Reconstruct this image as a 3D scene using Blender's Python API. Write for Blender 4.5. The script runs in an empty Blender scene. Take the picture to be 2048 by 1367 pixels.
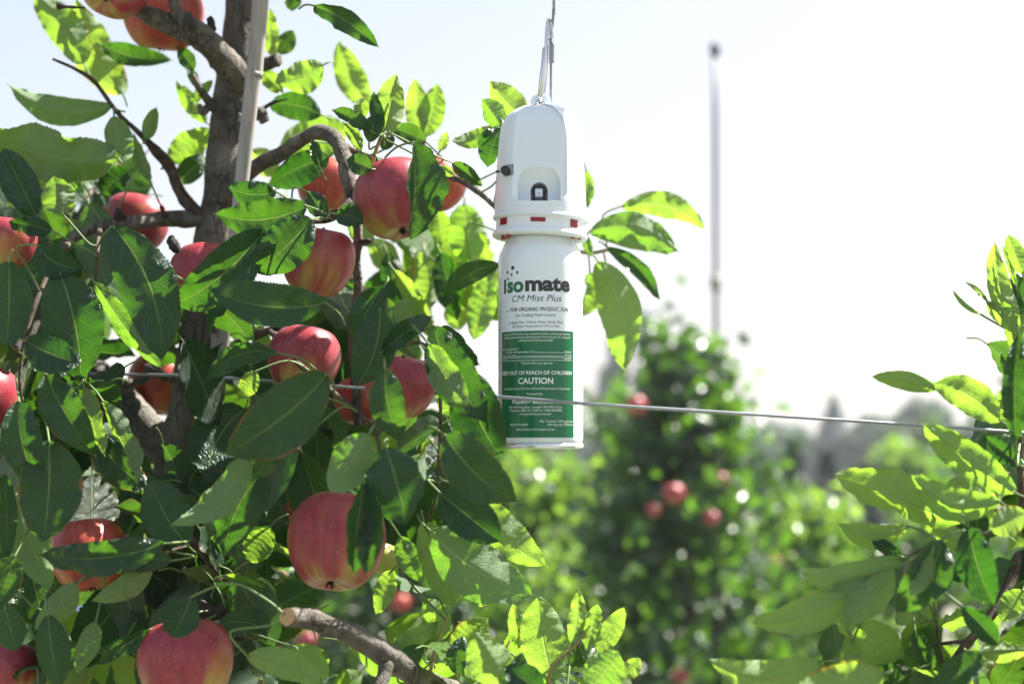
import bpy, bmesh, math, random
import numpy as np
from mathutils import Vector, Matrix, Quaternion, noise
random.seed(7); rng = np.random.default_rng(11)
sc = bpy.context.scene
R = math.radians
V = Vector

# ------------------------------------------------------------------ camera
F = 3129.0                                   # focal length in photograph pixels (55 mm on 36 mm)
CAM = V((0, 0, 1.6)); PITCH = math.atan(206.5 / F)
FWD = V((0, math.cos(PITCH), math.sin(PITCH))); UP = V((0, -math.sin(PITCH), math.cos(PITCH))); RT = V((1, 0, 0))
cd = bpy.data.cameras.new('camera'); cam = bpy.data.objects.new('camera', cd); sc.collection.objects.link(cam)
cam.location = CAM; cam.rotation_euler = (math.pi / 2 + PITCH, 0, 0)
cd.sensor_width = 36; cd.lens = 55; cd.clip_start = .05; cd.clip_end = 2000
cd.dof.use_dof = True; cd.dof.focus_distance = 1.19; cd.dof.aperture_fstop = 4.7
sc.camera = cam
# ------------------------------------------------------------------ sky, sun, exposure
SUN_AZ, SUN_EL = R(61), R(52)
S = V((math.sin(SUN_AZ) * math.cos(SUN_EL), math.cos(SUN_AZ) * math.cos(SUN_EL), math.sin(SUN_EL)))
w = bpy.data.worlds.new('World'); sc.world = w; w.use_nodes = True
wn = w.node_tree.nodes; bg = wn['Background']
sk = wn.new('ShaderNodeTexSky'); sk.sky_type = 'NISHITA'; sk.sun_disc = False
sk.sun_elevation = SUN_EL; sk.sun_rotation = SUN_AZ; sk.dust_density = 2.2; sk.air_density = 1.0; sk.altitude = 0; sk.ozone_density = 1.4
def vm(op, a, b):
    x = wn.new('ShaderNodeVectorMath'); x.operation = op
    for i, q in enumerate((a, b)):
        if isinstance(q, tuple): x.inputs[i].default_value = q
        else: w.node_tree.links.new(q, x.inputs[i])
    return x.outputs[0]
gain = vm('MULTIPLY', sk.outputs[0], (1.5,) * 3)             # milky, hazy daylight: radiance levels off instead of running away near the sun
milky = vm('DIVIDE', gain, vm('ADD', vm('MULTIPLY', gain, (1 / 4.7, 1 / 4.2, 1 / 4.2)), (1.0,) * 3))
w.node_tree.links.new(milky, bg.inputs[0]); bg.inputs[1].default_value = 0.088
sl = bpy.data.lights.new('sun', 'SUN'); sl.energy = 5.0; sl.angle = R(.5); sl.color = (1, .95, .86)
so = bpy.data.objects.new('sun', sl); sc.collection.objects.link(so)
so.rotation_euler = S.to_track_quat('Z', 'Y').to_euler(); so.location = S * 30
vs = sc.view_settings; vs.view_transform = 'Standard'; vs.look = 'None'; vs.gamma = 1; vs.use_curve_mapping = False
vs.exposure = 2.12
cy = sc.cycles
cy.use_denoising = True; cy.max_bounces = 8; cy.diffuse_bounces = 4; cy.glossy_bounces = 3; cy.transmission_bounces = 6
cy.caustics_reflective = False; cy.caustics_refractive = False; cy.sample_clamp_indirect = 6; cy.sample_clamp_direct = 0

# ------------------------------------------------------------------ helpers
def P(px, py, Y):                             # the point at world depth Y that the photograph shows at px, py
    d = FWD + RT * ((px - 1024) / F) + UP * ((683.5 - py) / F)
    return CAM + d * (Y / d.y)
def PX(Y): return Y / F                       # metres per photograph pixel at depth Y
def proj(p):
    q = p - CAM; z = q.dot(FWD)
    return 1024 + F * q.dot(RT) / z, 683.5 - F * q.dot(UP) / z
def link(o, parent=None):
    sc.collection.objects.link(o)
    if parent is not None: o.parent = parent
    return o
def mesh(name, verts, faces, mat, parent=None, uvs=None, smooth=True, matidx=None, mats=None):
    me = bpy.data.meshes.new(name); me.from_pydata([tuple(v) for v in verts], [], faces)
    for m in (mats or [mat]): me.materials.append(m)
    if uvs is not None:
        ul = me.uv_layers.new(name='UVMap'); li = np.zeros(len(me.loops), int); me.loops.foreach_get('vertex_index', li)
        ul.data.foreach_set('uv', np.asarray(uvs, float)[li].ravel())
    if matidx is not None: me.polygons.foreach_set('material_index', matidx)
    if smooth: me.polygons.foreach_set('use_smooth', [True] * len(me.polygons))
    me.update()
    return link(bpy.data.objects.new(name, me), parent)
def tag(o, label=None, cat=None, group=None, kind=None):
    for k, v in (('label', label), ('category', cat), ('group', group), ('kind', kind)):
        if v: o[k] = v
    return o
def empty(name, loc, label, cat, group=None):
    o = bpy.data.objects.new(name, None); o.empty_display_size = .05; o.location = loc; link(o)
    return tag(o, label, cat, group)
def catmull(pts, n):
    pts = [np.array(p, float) for p in pts]; pts = [2 * pts[0] - pts[1]] + pts + [2 * pts[-1] - pts[-2]]; out = []
    for i in range(1, len(pts) - 2):
        a, b, c, d = pts[i - 1:i + 3]
        for k in range(n):
            t = k / n
            out.append(.5 * ((2 * b) + (c - a) * t + (2 * a - 5 * b + 4 * c - d) * t * t + (3 * b - a - 3 * c + d) * t ** 3))
    out.append(pts[-2]); return out
def tube_geo(pts, sides=12, rough=0.0, freq=30, n=6, flat=1.0):
    """pts: (x,y,z,r) in world space -> verts, faces of a capped tube"""
    q = catmull(pts, n); vs_, fs = [], []
    prev = None
    for i, p in enumerate(q):
        c = V(p[:3]); t = (V(q[min(i + 1, len(q) - 1)][:3]) - V(q[max(i - 1, 0)][:3])).normalized()
        if prev is None:
            a = V((1, 0, 0)) if abs(t.x) < .8 else V((0, 1, 0)); a = (a - t * a.dot(t)).normalized()
        else: a = (prev - t * prev.dot(t)).normalized()
        prev = a; b = t.cross(a)
        for k in range(sides):
            th = 2 * math.pi * k / sides; dr = a * math.cos(th) + b * math.sin(th) * flat
            r = max(p[3], 1e-5)
            if rough: r *= 1 + rough * noise.noise((c + dr * r) * freq) + .6 * rough * noise.noise((c + dr * r) * freq * 3.1)
            vs_.append(c + dr * r)
    m = len(q)
    for i in range(m - 1):
        for k in range(sides):
            k2 = (k + 1) % sides; fs.append((i * sides + k, i * sides + k2, (i + 1) * sides + k2, (i + 1) * sides + k))
    vs_ += [V(q[0][:3]), V(q[-1][:3])]
    for k in range(sides):
        k2 = (k + 1) % sides; fs.append((len(vs_) - 2, k2, k)); fs.append((len(vs_) - 1, (m - 1) * sides + k, (m - 1) * sides + k2))
    return vs_, fs
def tube(name, pts, mat, parent=None, origin=V(), **kw):
    v, f = tube_geo(pts, **kw); return mesh(name, [p - origin for p in v], f, mat, parent)
def pxpath(l):                                # (px, py, Y, radius in px) -> world path
    return [tuple(P(a, b, Y)) + (r * PX(Y),) for a, b, Y, r in l]
def lathe(name, prof, mat, parent=None, seg=64, center=(0, 0), smooth=True):
    """prof: (r, z) metres, closed on the axis at both ends when r == 0"""
    vs_, fs, rings = [], [], []
    for r, z in prof:
        if r < 1e-7: rings.append([len(vs_)]); vs_.append((center[0], center[1], z))
        else:
            rings.append(list(range(len(vs_), len(vs_) + seg)))
            vs_ += [(center[0] + r * math.cos(2 * math.pi * k / seg), center[1] + r * math.sin(2 * math.pi * k / seg), z) for k in range(seg)]
    for A, B in zip(rings, rings[1:]):
        for k in range(seg):
            k2 = (k + 1) % seg
            if len(A) == 1 and len(B) == 1: continue
            if len(A) == 1: fs.append((A[0], B[k2], B[k]))
            elif len(B) == 1: fs.append((A[k], A[k2], B[0]))
            else: fs.append((A[k], A[k2], B[k2], B[k]))
    return mesh(name, vs_, fs, mat, parent, smooth=smooth)
def sharp(o, deg=35):
    o.data.set_sharp_from_angle(angle=R(deg)); return o
def box_geo(c, h, bev=0):
    bm = bmesh.new(); bmesh.ops.create_cube(bm, size=1, matrix=Matrix.Translation(c) @ Matrix.Diagonal((h[0] * 2, h[1] * 2, h[2] * 2, 1)))
    if bev: bmesh.ops.bevel(bm, geom=bm.edges[:], offset=bev, segments=2, affect='EDGES', profile=.5)
    bm.verts.index_update()
    r = [v.co.copy() for v in bm.verts], [[v.index for v in f.verts] for f in bm.faces]; bm.free(); return r
def box(name, c, h, mat, parent=None, bev=0):
    v, f = box_geo(c, h, bev); return mesh(name, v, f, mat, parent, smooth=False)

# ------------------------------------------------------------------ materials
class NT:
    def __init__(s, name):
        s.m = bpy.data.materials.new(name); s.m.use_nodes = True; s.t = s.m.node_tree; s.t.nodes.clear()
        s.out = s.n('ShaderNodeOutputMaterial')
    def n(s, t, **kw):
        x = s.t.nodes.new(t)
        for k, v in kw.items(): setattr(x, k, v)
        return x
    def l(s, a, b):
        if hasattr(a, 'outputs'): a = a.outputs[0]
        s.t.links.new(a, b); return s
    def val(s, sock, v):
        if isinstance(v, (int, float, tuple)): sock.default_value = v if not (isinstance(v, tuple) and len(v) == 3 and len(sock.default_value) == 4) else v + (1,)
        else: s.l(v, sock)
    def math(s, op, a, b=0.0, c=None, clamp=False):
        x = s.n('ShaderNodeMath', operation=op, use_clamp=clamp); s.val(x.inputs[0], a); s.val(x.inputs[1], b)
        if c is not None: s.val(x.inputs[2], c)
        return x.outputs[0]
    def ramp(s, fac, stops):
        x = s.n('ShaderNodeMapRange', interpolation_type='SMOOTHSTEP'); s.val(x.inputs[0], fac)
        for i, v in enumerate(stops): s.val(x.inputs[i + 1], v)
        return x.outputs[0]
    def mix(s, fac, a, b, blend='MIX'):
        x = s.n('ShaderNodeMix', data_type='RGBA', blend_type=blend); s.val(x.inputs[0], fac); s.val(x.inputs[6], a); s.val(x.inputs[7], b)
        return x.outputs[2]
    def noise(s, vec, scale, detail=3, rough=.5, dist=0):
        x = s.n('ShaderNodeTexNoise'); s.l(vec, x.inputs['Vector']); x.inputs['Scale'].default_value = scale
        x.inputs['Detail'].default_value = detail; x.inputs['Roughness'].default_value = rough; x.inputs['Distortion'].default_value = dist
        return x.outputs[0]
    def bsdf(s, color, rough=.5, **kw):
        b = s.n('ShaderNodeBsdfPrincipled'); s.val(b.inputs['Base Color'], color); s.val(b.inputs['Roughness'], rough)
        for k, v in kw.items(): s.val(b.inputs[k.replace('_', ' ')], v)
        return b
    def bump(s, h, strength, dist=.001):
        b = s.n('ShaderNodeBump'); s.l(h, b.inputs['Height']); b.inputs['Strength'].default_value = strength; b.inputs['Distance'].default_value = dist
        return b.outputs[0]
    def done(s, sh):
        s.l(sh, s.out.inputs[0]); return s.m

def simple(name, color, rough=.5, **kw):
    t = NT(name); return t.done(t.bsdf(color, rough, **kw))

def leaf_mat(name, top0, top1, under, trans0, trans1, fac):
    t = NT(name)
    uv = t.n('ShaderNodeUVMap').outputs[0]; sep = t.n('ShaderNodeSeparateXYZ'); t.l(uv, sep.inputs[0])
    info = t.n('ShaderNodeObjectInfo'); rnd = info.outputs['Random']
    obj = t.n('ShaderNodeTexCoord').outputs['Object']
    u = t.math('ABSOLUTE', t.math('MULTIPLY_ADD', sep.outputs[0], 2.0, -1.0)); v = sep.outputs[1]
    dist = t.noise(obj, 60, 2)
    mid = t.ramp(t.math('ADD', u, t.math('MULTIPLY', v, .03)), (.035, .075, 1.0, 0.0))
    ph = t.math('ADD', t.math('MULTIPLY', v, 7.0), t.math('ADD', t.math('MULTIPLY', t.math('POWER', u, 1.4), -2.2), t.math('MULTIPLY', dist, 1.1)))
    ph = t.math('ABSOLUTE', t.math('SUBTRACT', t.math('FRACT', ph), .5))
    side = t.ramp(ph, (.01, .05, 1.0, 0.0))
    side = t.math('MULTIPLY', side, t.ramp(u, (.75, 1.0, 1.0, .1)))
    vein = t.math('MAXIMUM', mid, t.math('MULTIPLY', side, .5))
    vo = t.n('ShaderNodeTexVoronoi', feature='DISTANCE_TO_EDGE'); vo.inputs['Scale'].default_value = 420; t.l(obj, vo.inputs['Vector'])
    ret = t.ramp(vo.outputs[0], (0.0, .12, 1.0, 0.0))
    blot = t.noise(obj, 45, 4, .6)
    mott = t.ramp(t.math('ADD', t.math('MULTIPLY', blot, .7), t.math('MULTIPLY', rnd, .4)), (.25, .8, 0.0, 1.0))
    topc = t.mix(mott, top0, top1); topc = t.mix(t.math('MULTIPLY', vein, .68), topc, (.15, .22, .09))
    undc = t.mix(t.math('MULTIPLY', vein, .5), under, (.34, .4, .2)); undc = t.mix(t.math('MULTIPLY', mott, .35), undc, tuple(c * .72 for c in under))
    tr = t.mix(rnd, trans0, trans1); tr = t.mix(t.math('MULTIPLY', vein, .45), tr, (.62, .72, .22))
    tr = t.mix(t.math('MULTIPLY', ret, .16), tr, (.2, .42, .02)); tr = t.mix(t.math('MULTIPLY', mott, .25), tr, (.22, .45, .03))
    spot = t.ramp(t.noise(obj, 85, 1), (.8, .815, 0.0, 1.0))
    topc = t.mix(spot, topc, (.16, .06, .02)); undc = t.mix(spot, undc, (.18, .08, .03)); tr = t.mix(spot, tr, (.3, .09, .01))
    burn = t.math('MULTIPLY', t.ramp(t.math('ADD', u, t.math('MULTIPLY', t.noise(obj, 55, 3), .5)), (1.18, 1.3, 0.0, 1.0)), t.ramp(rnd, (.62, .8, 0.0, 1.0)))
    topc = t.mix(burn, topc, (.2, .1, .03)); undc = t.mix(burn, undc, (.24, .13, .04)); tr = t.mix(burn, tr, (.5, .3, .03))
    back = t.n('ShaderNodeNewGeometry').outputs['Backfacing']
    col = t.mix(back, topc, undc)
    h = t.math('ADD', t.math('MULTIPLY', vein, -1.0), t.math('ADD', t.math('MULTIPLY', ret, -.25), t.math('MULTIPLY', blot, 1.0)))
    bmp = t.bump(h, .9, .001)
    rough = t.math('ADD', t.math('MULTIPLY', back, .3), t.math('MULTIPLY_ADD', blot, .25, .2))
    b = t.bsdf(col, rough, Normal=bmp); b.inputs['Specular IOR Level'].default_value = .42
    tl = t.n('ShaderNodeBsdfTranslucent'); t.l(tr, tl.inputs[0]); t.l(bmp, tl.inputs[1])
    mx = t.n('ShaderNodeMixShader'); mx.inputs[0].default_value = fac; t.l(b, mx.inputs[1]); t.l(tl, mx.inputs[2])
    return t.done(mx)
LEAF = leaf_mat('mature_shaded_leaf', (.007, .026, .018), (.015, .048, .021), (.1, .16, .095), (.07, .31, .008), (.16, .44, .014), .19)  # mature leaves; shade on the front ones is put into this dark tone
MID = leaf_mat('backlit_leaf', (.02, .06, .024), (.04, .1, .028), (.16, .23, .12), (.19, .46, .014), (.33, .57, .03), .35)  # paler version for leaves showing their underside, backlight put into the colour
YOUNG_LIT = leaf_mat('young_lit_leaf', (.06, .15, .03), (.1, .2, .035), (.2, .29, .13), (.31, .6, .03), (.45, .68, .06), .41)  # young leaves, also bright ones whose backlight is put into the colour
PETIOLE = simple('petiole_green', (.11, .17, .05), .55)
PETIOLE_RED = simple('petiole_tan', (.27, .2, .09), .5)

def far_leaf_mat(name, a, b, tr, spec=.5, fac=.26):
    t = NT(name); at = t.n('ShaderNodeAttribute'); at.attribute_name = 'var'
    x = t.bsdf(t.mix(at.outputs['Fac'], a, b), .32); x.inputs['Specular IOR Level'].default_value = spec
    tl = t.n('ShaderNodeBsdfTranslucent'); t.l(t.mix(at.outputs['Fac'], tr, tuple(min(1, c * 1.35) for c in tr)), tl.inputs[0])
    mx = t.n('ShaderNodeMixShader'); mx.inputs[0].default_value = fac; t.l(x, mx.inputs[1]); t.l(tl, mx.inputs[2])
    return t.done(mx)
FARLEAF = far_leaf_mat('orchard_leaf', (.012, .036, .022), (.028, .066, .026), (.15, .36, .014))
PALELEAF = far_leaf_mat('orchard_leaf_pale', (.035, .085, .03), (.07, .13, .045), (.32, .55, .05), .5, .36)
NEEDLE = far_leaf_mat('hazed_spruce_needles', (.1, .15, .17), (.16, .2, .22), (.1, .16, .15), .3)  # pale blue grey of distance haze put into the needle colour
SHADE_NEEDLE = far_leaf_mat('shaded_hedge_needles', (.025, .045, .05), (.04, .065, .07), (.05, .09, .05), .3)  # dark tone stands in for shade on a far hedge
HEDGE = far_leaf_mat('windbreak_leaf', (.05, .08, .07), (.08, .11, .1), (.1, .18, .08), .3)

def bark_mat(name, c0, c1, c2, scale=1.0):
    t = NT(name); obj = t.n('ShaderNodeTexCoord').outputs['Object']
    mp = t.n('ShaderNodeMapping'); mp.inputs['Scale'].default_value = (1, 1, .35); t.l(obj, mp.inputs[0])
    a = t.noise(mp.outputs[0], 55 * scale, 6, .65, .4); b = t.noise(obj, 22 * scale, 3); c = t.noise(obj, 300 * scale, 3, .7)
    mp2 = t.n('ShaderNodeMapping'); mp2.inputs['Scale'].default_value = (.25, .25, 1.6); t.l(obj, mp2.inputs[0])
    ring = t.ramp(t.noise(mp2.outputs[0], 110 * scale, 2), (.62, .7, 0.0, 1.0))
    col = t.mix(t.ramp(a, (.35, .68, 0.0, 1.0)), c0, c1); col = t.mix(t.math('MULTIPLY', t.ramp(b, (.5, .7, 0.0, 1.0)), .6), col, c2)
    col = t.mix(t.math('MULTIPLY', ring, .5), col, tuple(x * .45 for x in c0))
    vo = t.n('ShaderNodeTexVoronoi', feature='DISTANCE_TO_EDGE'); vo.inputs['Scale'].default_value = 130 * scale; t.l(mp.outputs[0], vo.inputs['Vector'])
    crack = t.math('MULTIPLY', t.ramp(vo.outputs[0], (0.0, .09, 1.0, 0.0)), t.ramp(t.noise(obj, 35 * scale, 3), (.45, .6, 0.0, 1.0)))
    col = t.mix(t.math('MULTIPLY', crack, .6), col, tuple(x * .35 for x in c0))
    lich = t.ramp(t.noise(obj, 120 * scale, 4, .7), (.66, .74, 0.0, 1.0)); col = t.mix(t.math('MULTIPLY', lich, .55), col, (.3, .3, .25))
    h = t.math('ADD', a, t.math('ADD', t.math('MULTIPLY', c, .35), t.math('ADD', t.math('MULTIPLY', ring, -.4), t.math('MULTIPLY', crack, -.6))))
    return t.done(t.bsdf(col, .8, Normal=t.bump(h, 1.0, .0045)))
BARK = bark_mat('trunk_bark', (.06, .054, .046), (.135, .12, .1), (.2, .182, .152))
BRANCHBARK = bark_mat('branch_bark', (.06, .052, .043), (.135, .117, .095), (.2, .18, .15), 1.5)
TWIG = bark_mat('twig_bark', (.06, .04, .025), (.13, .085, .05), (.17, .13, .09), 2.5)
CUTWOOD = simple('cut_wood', (.42, .27, .13), .8)
DARKBUD = bark_mat('dry_bud', (.02, .016, .013), (.06, .045, .035), (.09, .07, .06), 3)

def apple_mat(name, red0, red1, ground, base, bias, bloom):
    t = NT(name); tc = t.n('ShaderNodeTexCoord'); obj = tc.outputs['Object']
    sep = t.n('ShaderNodeSeparateXYZ'); t.l(obj, sep.inputs[0])
    ang = t.math('ARCTAN2', sep.outputs[1], sep.outputs[0]); info = t.n('ShaderNodeObjectInfo'); rnd = info.outputs['Random']
    cmb = t.n('ShaderNodeCombineXYZ'); t.l(t.math('COSINE', ang), cmb.inputs[0]); t.l(t.math('SINE', ang), cmb.inputs[1])
    t.l(t.math('MULTIPLY_ADD', sep.outputs[2], .35, t.math('MULTIPLY', rnd, 9.0)), cmb.inputs[2])
    streak = t.noise(cmb.outputs[0], 9, 5, .6); broad = t.noise(cmb.outputs[0], 1.6, 2)
    z = t.math('MULTIPLY', sep.outputs[2], 1.0)         # unit apple: about -0.9 (calyx) .. 0.9 (stem)
    amt = t.math('ADD', t.math('MULTIPLY', z, .42), t.math('ADD', t.math('MULTIPLY', broad, 2.0), t.math('MULTIPLY', streak, .38)))
    redness = t.ramp(t.math('ADD', amt, bias), (.5, 1.2, 0.0, 1.0))
    g = t.mix(t.ramp(z, (-.85, .1, 1.0, 0.0)), ground, base)
    red = t.mix(t.ramp(streak, (.35, .65, 0.0, 1.0)), red0, red1)
    col = t.mix(redness, g, red)
    rad = t.math('POWER', t.math('ADD', t.math('MULTIPLY', sep.outputs[0], sep.outputs[0]), t.math('MULTIPLY', sep.outputs[1], sep.outputs[1])), .5)
    cav = t.math('MULTIPLY', t.ramp(rad, (.12, .4, 1.0, 0.0)), t.math('GREATER_THAN', z, 0.0))
    col = t.mix(t.math('MULTIPLY', cav, .75), col, (.33, .26, .07))
    vo = t.n('ShaderNodeTexVoronoi'); vo.inputs['Scale'].default_value = 6.5; t.l(obj, vo.inputs['Vector'])
    dots = t.ramp(vo.outputs['Distance'], (.07, .15, 1.0, 0.0)); dots = t.math('MULTIPLY', dots, .3)
    col = t.mix(dots, col, (.6, .42, .3))
    col = t.mix(t.math('MULTIPLY', t.noise(obj, 3.2, 4), bloom), col, (.55, .38, .45))
    rr = t.math('MULTIPLY_ADD', t.noise(obj, 6, 4), .2, .26)
    b = t.bsdf(col, rr, Normal=t.bump(t.noise(obj, 26, 3), .05, .04)); b.inputs['Specular IOR Level'].default_value = .4
    b.inputs['Subsurface Weight'].default_value = .05; b.inputs['Subsurface Radius'].default_value = (1, .35, .15); b.inputs['Subsurface Scale'].default_value = .08
    return t.done(b)
APPLE_RED = apple_mat('apple_skin_red', (.2, .004, .014), (.3, .018, .028), (.43, .21, .032), (.33, .3, .05), .06, .14)
APPLE_ORANGE = apple_mat('apple_skin_orange', (.28, .02, .014), (.4, .06, .022), (.46, .18, .025), (.38, .25, .04), .18, .1)
APPLE_GREEN = apple_mat('apple_skin_green', (.3, .3, .05), (.36, .36, .06), (.3, .36, .06), (.32, .38, .07), -1.0, .1)

def plastic(name, col, rough):
    t = NT(name); obj = t.n('ShaderNodeTexCoord').outputs['Object']
    r = t.math('MULTIPLY_ADD', t.noise(obj, 40, 4), .14, rough)
    c = t.mix(t.math('MULTIPLY', t.ramp(t.noise(obj, 90, 5, .7), (.6, .8, 0.0, 1.0)), .18), col, tuple(x * .8 for x in col))
    b = t.bsdf(c, r); b.inputs['Subsurface Weight'].default_value = .25; b.inputs['Subsurface Radius'].default_value = (1, 1, 1); b.inputs['Subsurface Scale'].default_value = .0025
    return t.done(b)
WHITEPLASTIC = plastic('white_plastic', (.76, .81, .87), .22)
CANPAINT = simple('white_can_enamel', (.76, .81, .87), .14, Coat_Weight=.5, Coat_Roughness=.05)
LABELGREEN = simple('label_green', (.004, .14, .055), .22)
INKDARK = simple('ink_charcoal', (.022, .028, .03), .3)
INKGREEN = simple('ink_green', (.01, .13, .06), .3)
INKWHITE = simple('ink_white', (.85, .86, .86), .3)
INKGREY = simple('ink_grey', (.2, .21, .22), .4)
METAL = simple('bright_steel', (.62, .63, .65), .22, Metallic=1.0)
RIMMETAL = simple('can_rim_metal', (.75, .76, .78), .25, Metallic=.85)
REDPLASTIC = simple('red_plastic', (.27, .006, .012), .25)
YELLOWPLASTIC = simple('yellow_plastic', (.55, .33, .03), .4)
BLACKPLASTIC = simple('black_plastic', (.012, .013, .018), .35)
GREYPLASTIC = simple('dark_grey_plastic', (.12, .122, .118), .5)
def galv():
    t = NT('galvanised_wire'); obj = t.n('ShaderNodeTexCoord').outputs['Object']
    n = t.noise(obj, 260, 4, .6)
    return t.done(t.bsdf(t.mix(n, (.18, .19, .2), (.42, .44, .47)), .42, Metallic=.7, Normal=t.bump(n, .3, .0004)))
WIRE = galv()
def bamboo():
    t = NT('weathered_cane'); obj = t.n('ShaderNodeTexCoord').outputs['Object']
    mp = t.n('ShaderNodeMapping'); mp.inputs['Scale'].default_value = (1, 1, .04); t.l(obj, mp.inputs[0])
    a = t.noise(mp.outputs[0], 320, 4, .6); b = t.noise(obj, 12, 3)
    c = t.mix(t.ramp(a, (.3, .7, 0.0, 1.0)), (.23, .22, .21), (.34, .33, .315)); c = t.mix(t.math('MULTIPLY', b, .4), c, (.3, .26, .2))
    return t.done(t.bsdf(c, .5, Normal=t.bump(a, .3, .0006)))
CANE = bamboo()
def ground_mat():
    t = NT('orchard_grass'); obj = t.n('ShaderNodeTexCoord').outputs['Object']
    a = t.noise(obj, .6, 4); b = t.noise(obj, 9, 5, .7)
    c = t.mix(t.ramp(a, (.4, .62, 0.0, 1.0)), (.09, .105, .065), (.15, .145, .11)); c = t.mix(t.ramp(b, (.45, .7, 0.0, 1.0)), c, (.2, .19, .155))
    return t.done(t.bsdf(c, .85, Normal=t.bump(b, .8, .05)))
GRASS = ground_mat()
BLUEBIN = simple('blue_plastic', (.05, .07, .14), .5)
POLE = simple('steel_pole', (.03, .034, .042), .5)

# ------------------------------------------------------------------ setting: ground and far land
bm = bmesh.new(); bmesh.ops.create_grid(bm, x_segments=60, y_segments=60, size=260)
for v in bm.verts:
    d = math.hypot(v.co.x, v.co.y); v.co.z = .0 if d < 40 else .5 * noise.noise(v.co * .02) * min(1, (d - 40) / 60)
me = bpy.data.meshes.new('ground'); bm.to_mesh(me); bm.free(); me.materials.append(GRASS)
tag(link(bpy.data.objects.new('ground', me)), kind='structure')

# foliage cloud: folded six-point leaf blades scattered through a crown, one mesh
def leaf_cloud(name, centres, sizes, mat, parent, origin=V(), droop=.5, wid=.5):
    n = len(centres); C = np.asarray(centres, float); L = np.asarray(sizes, float)[:, None]
    a = rng.normal(size=(n, 3)); a[:, 2] -= droop; a /= np.linalg.norm(a, axis=1, keepdims=True)
    b = rng.normal(size=(n, 3)); b -= a * (a * b).sum(1, keepdims=True); b /= np.linalg.norm(b, axis=1, keepdims=True)
    c = np.cross(a, b); W = L * wid * .5
    f = .35 * W
    pts = np.stack([C - a * L * .5, C - a * L * .1 + b * W + c * f, C + a * L * .22 + b * W * .8 + c * f, C + a * L * .5 - c * L * .12,
                    C + a * L * .22 - b * W * .8 + c * f, C - a * L * .1 - b * W + c * f, C + a * L * .05], 1).reshape(-1, 3) - np.array(origin)
    base = (np.arange(n) * 7)[:, None]
    faces = np.concatenate([base + np.array(q) for q in ((0, 1, 6), (1, 2, 6), (2, 3, 6), (3, 4, 6), (4, 5, 6), (5, 0, 6))], 1).reshape(-1, 3)
    me = bpy.data.meshes.new(name); me.vertices.add(len(pts)); me.vertices.foreach_set('co', pts.ravel())
    me.loops.add(faces.size); me.loops.foreach_set('vertex_index', faces.ravel().astype(np.int32))
    me.polygons.add(len(faces)); me.polygons.foreach_set('loop_start', np.arange(0, faces.size, 3, dtype=np.int32)); me.polygons.foreach_set('loop_total', np.full(len(faces), 3, np.int32))
    me.update(calc_edges=True); me.materials.append(mat)
    at = me.attributes.new('var', 'FLOAT', 'FACE'); at.data.foreach_set('value', np.repeat(rng.random(n), 6))
    o = link(bpy.data.objects.new(name, me), parent); o['kind'] = 'stuff'; return o

# orchard tree of the rows behind: trunk, limbs, clumps of leaves
def orchard_tree(base, top, prof, n, mat, label, group, leaf=(.05, .09), name='apple_tree', z0=.45):
    """prof: list of (height fraction, radius)"""
    t = empty(name, base, label, 'tree', group); h = top
    tr = [(0, 0, 0, .035)] + [(random.uniform(-.03, .03), random.uniform(-.03, .03), h * k / 5, .035 * (1 - k / 6.5)) for k in range(1, 6)]
    tube('trunk', tr, BARK, t, sides=8, rough=.2, n=3)
    zs = np.array([p[0] for p in prof]) * h; rs = np.array([p[1] for p in prof])
    cl, szs = [], []
    nb = 26 if n < 4000 else 44
    for i in range(nb):
        z = random.uniform(z0, h * .98); r = np.interp(z, zs, rs); th = random.uniform(0, 6.28)
        e = V((math.cos(th) * r, math.sin(th) * r, z + random.uniform(-.1, .18)))
        if i < 12: tube('branch', [(0, 0, z - .1, .012), tuple(e * .5 + V((0, 0, z * .5 + .02))) + (.008,), tuple(e) + (.003,)], BRANCHBARK, t, sides=5, n=3)
        m = n // nb
        for k in range(m):
            q = V((0, 0, z - .08)).lerp(e, random.random() ** .6) + V(rng.normal(size=3)) * (.05 + .3 * r * .3)
            cl.append(q); szs.append(random.uniform(*leaf))
    leaf_cloud('foliage', cl, szs, mat, t)
    return t
def copy_tree(o, parent=None):
    c = o.copy(); link(c, parent)
    for ch in list(o.children): copy_tree(ch, c)
    return c

def ground_at(px, Y): p = P(px, 890, Y); return V((p.x, Y, 0))
def hgt(py, Y): return P(1024, py, Y).z
GR = 'apple trees of the row behind'
random.seed(21)
T1 = orchard_tree(ground_at(1382, 5.5), hgt(725, 5.5), [(0, .2), (.3, .4), (.6, .38), (.75, .29), (.88, .18), (1, .03)], 4600, FARLEAF,
    'dense dark apple tree with red fruit under the tall thin pole', GR)
random.seed(5)
specs = [
 (1085, 905, 6.2, .34, 1900, PALELEAF, 'loose yellow green apple tree behind the bottom of the white can'),
 (1640, 955, 6.4, .3, 1200, PALELEAF, 'sparse pale apple tree right of the dense dark one'),
 (1560, 1000, 7.2, .34, 1600, FARLEAF, 'shadowy apple tree between the dense dark one and the sparse pale one'),
 (820, 960, 5.6, .36, 1900, FARLEAF, 'dark apple tree seen below the largest hanging apple'),
 (560, 985, 6.0, .34, 1500, FARLEAF, 'blurred apple tree behind the sawn branch end'),
 (200, 975, 6.3, .34, 1500, PALELEAF, 'pale blurred apple tree in the gap left of the trunk'),
 (1235, 800, 8.0, .36, 1500, FARLEAF, 'bluish apple tree top just right of the white can'),
 (1860, 930, 6.0, .36, 1300, FARLEAF, 'blurred apple tree behind the leafy shoots on the right'),
]
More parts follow.
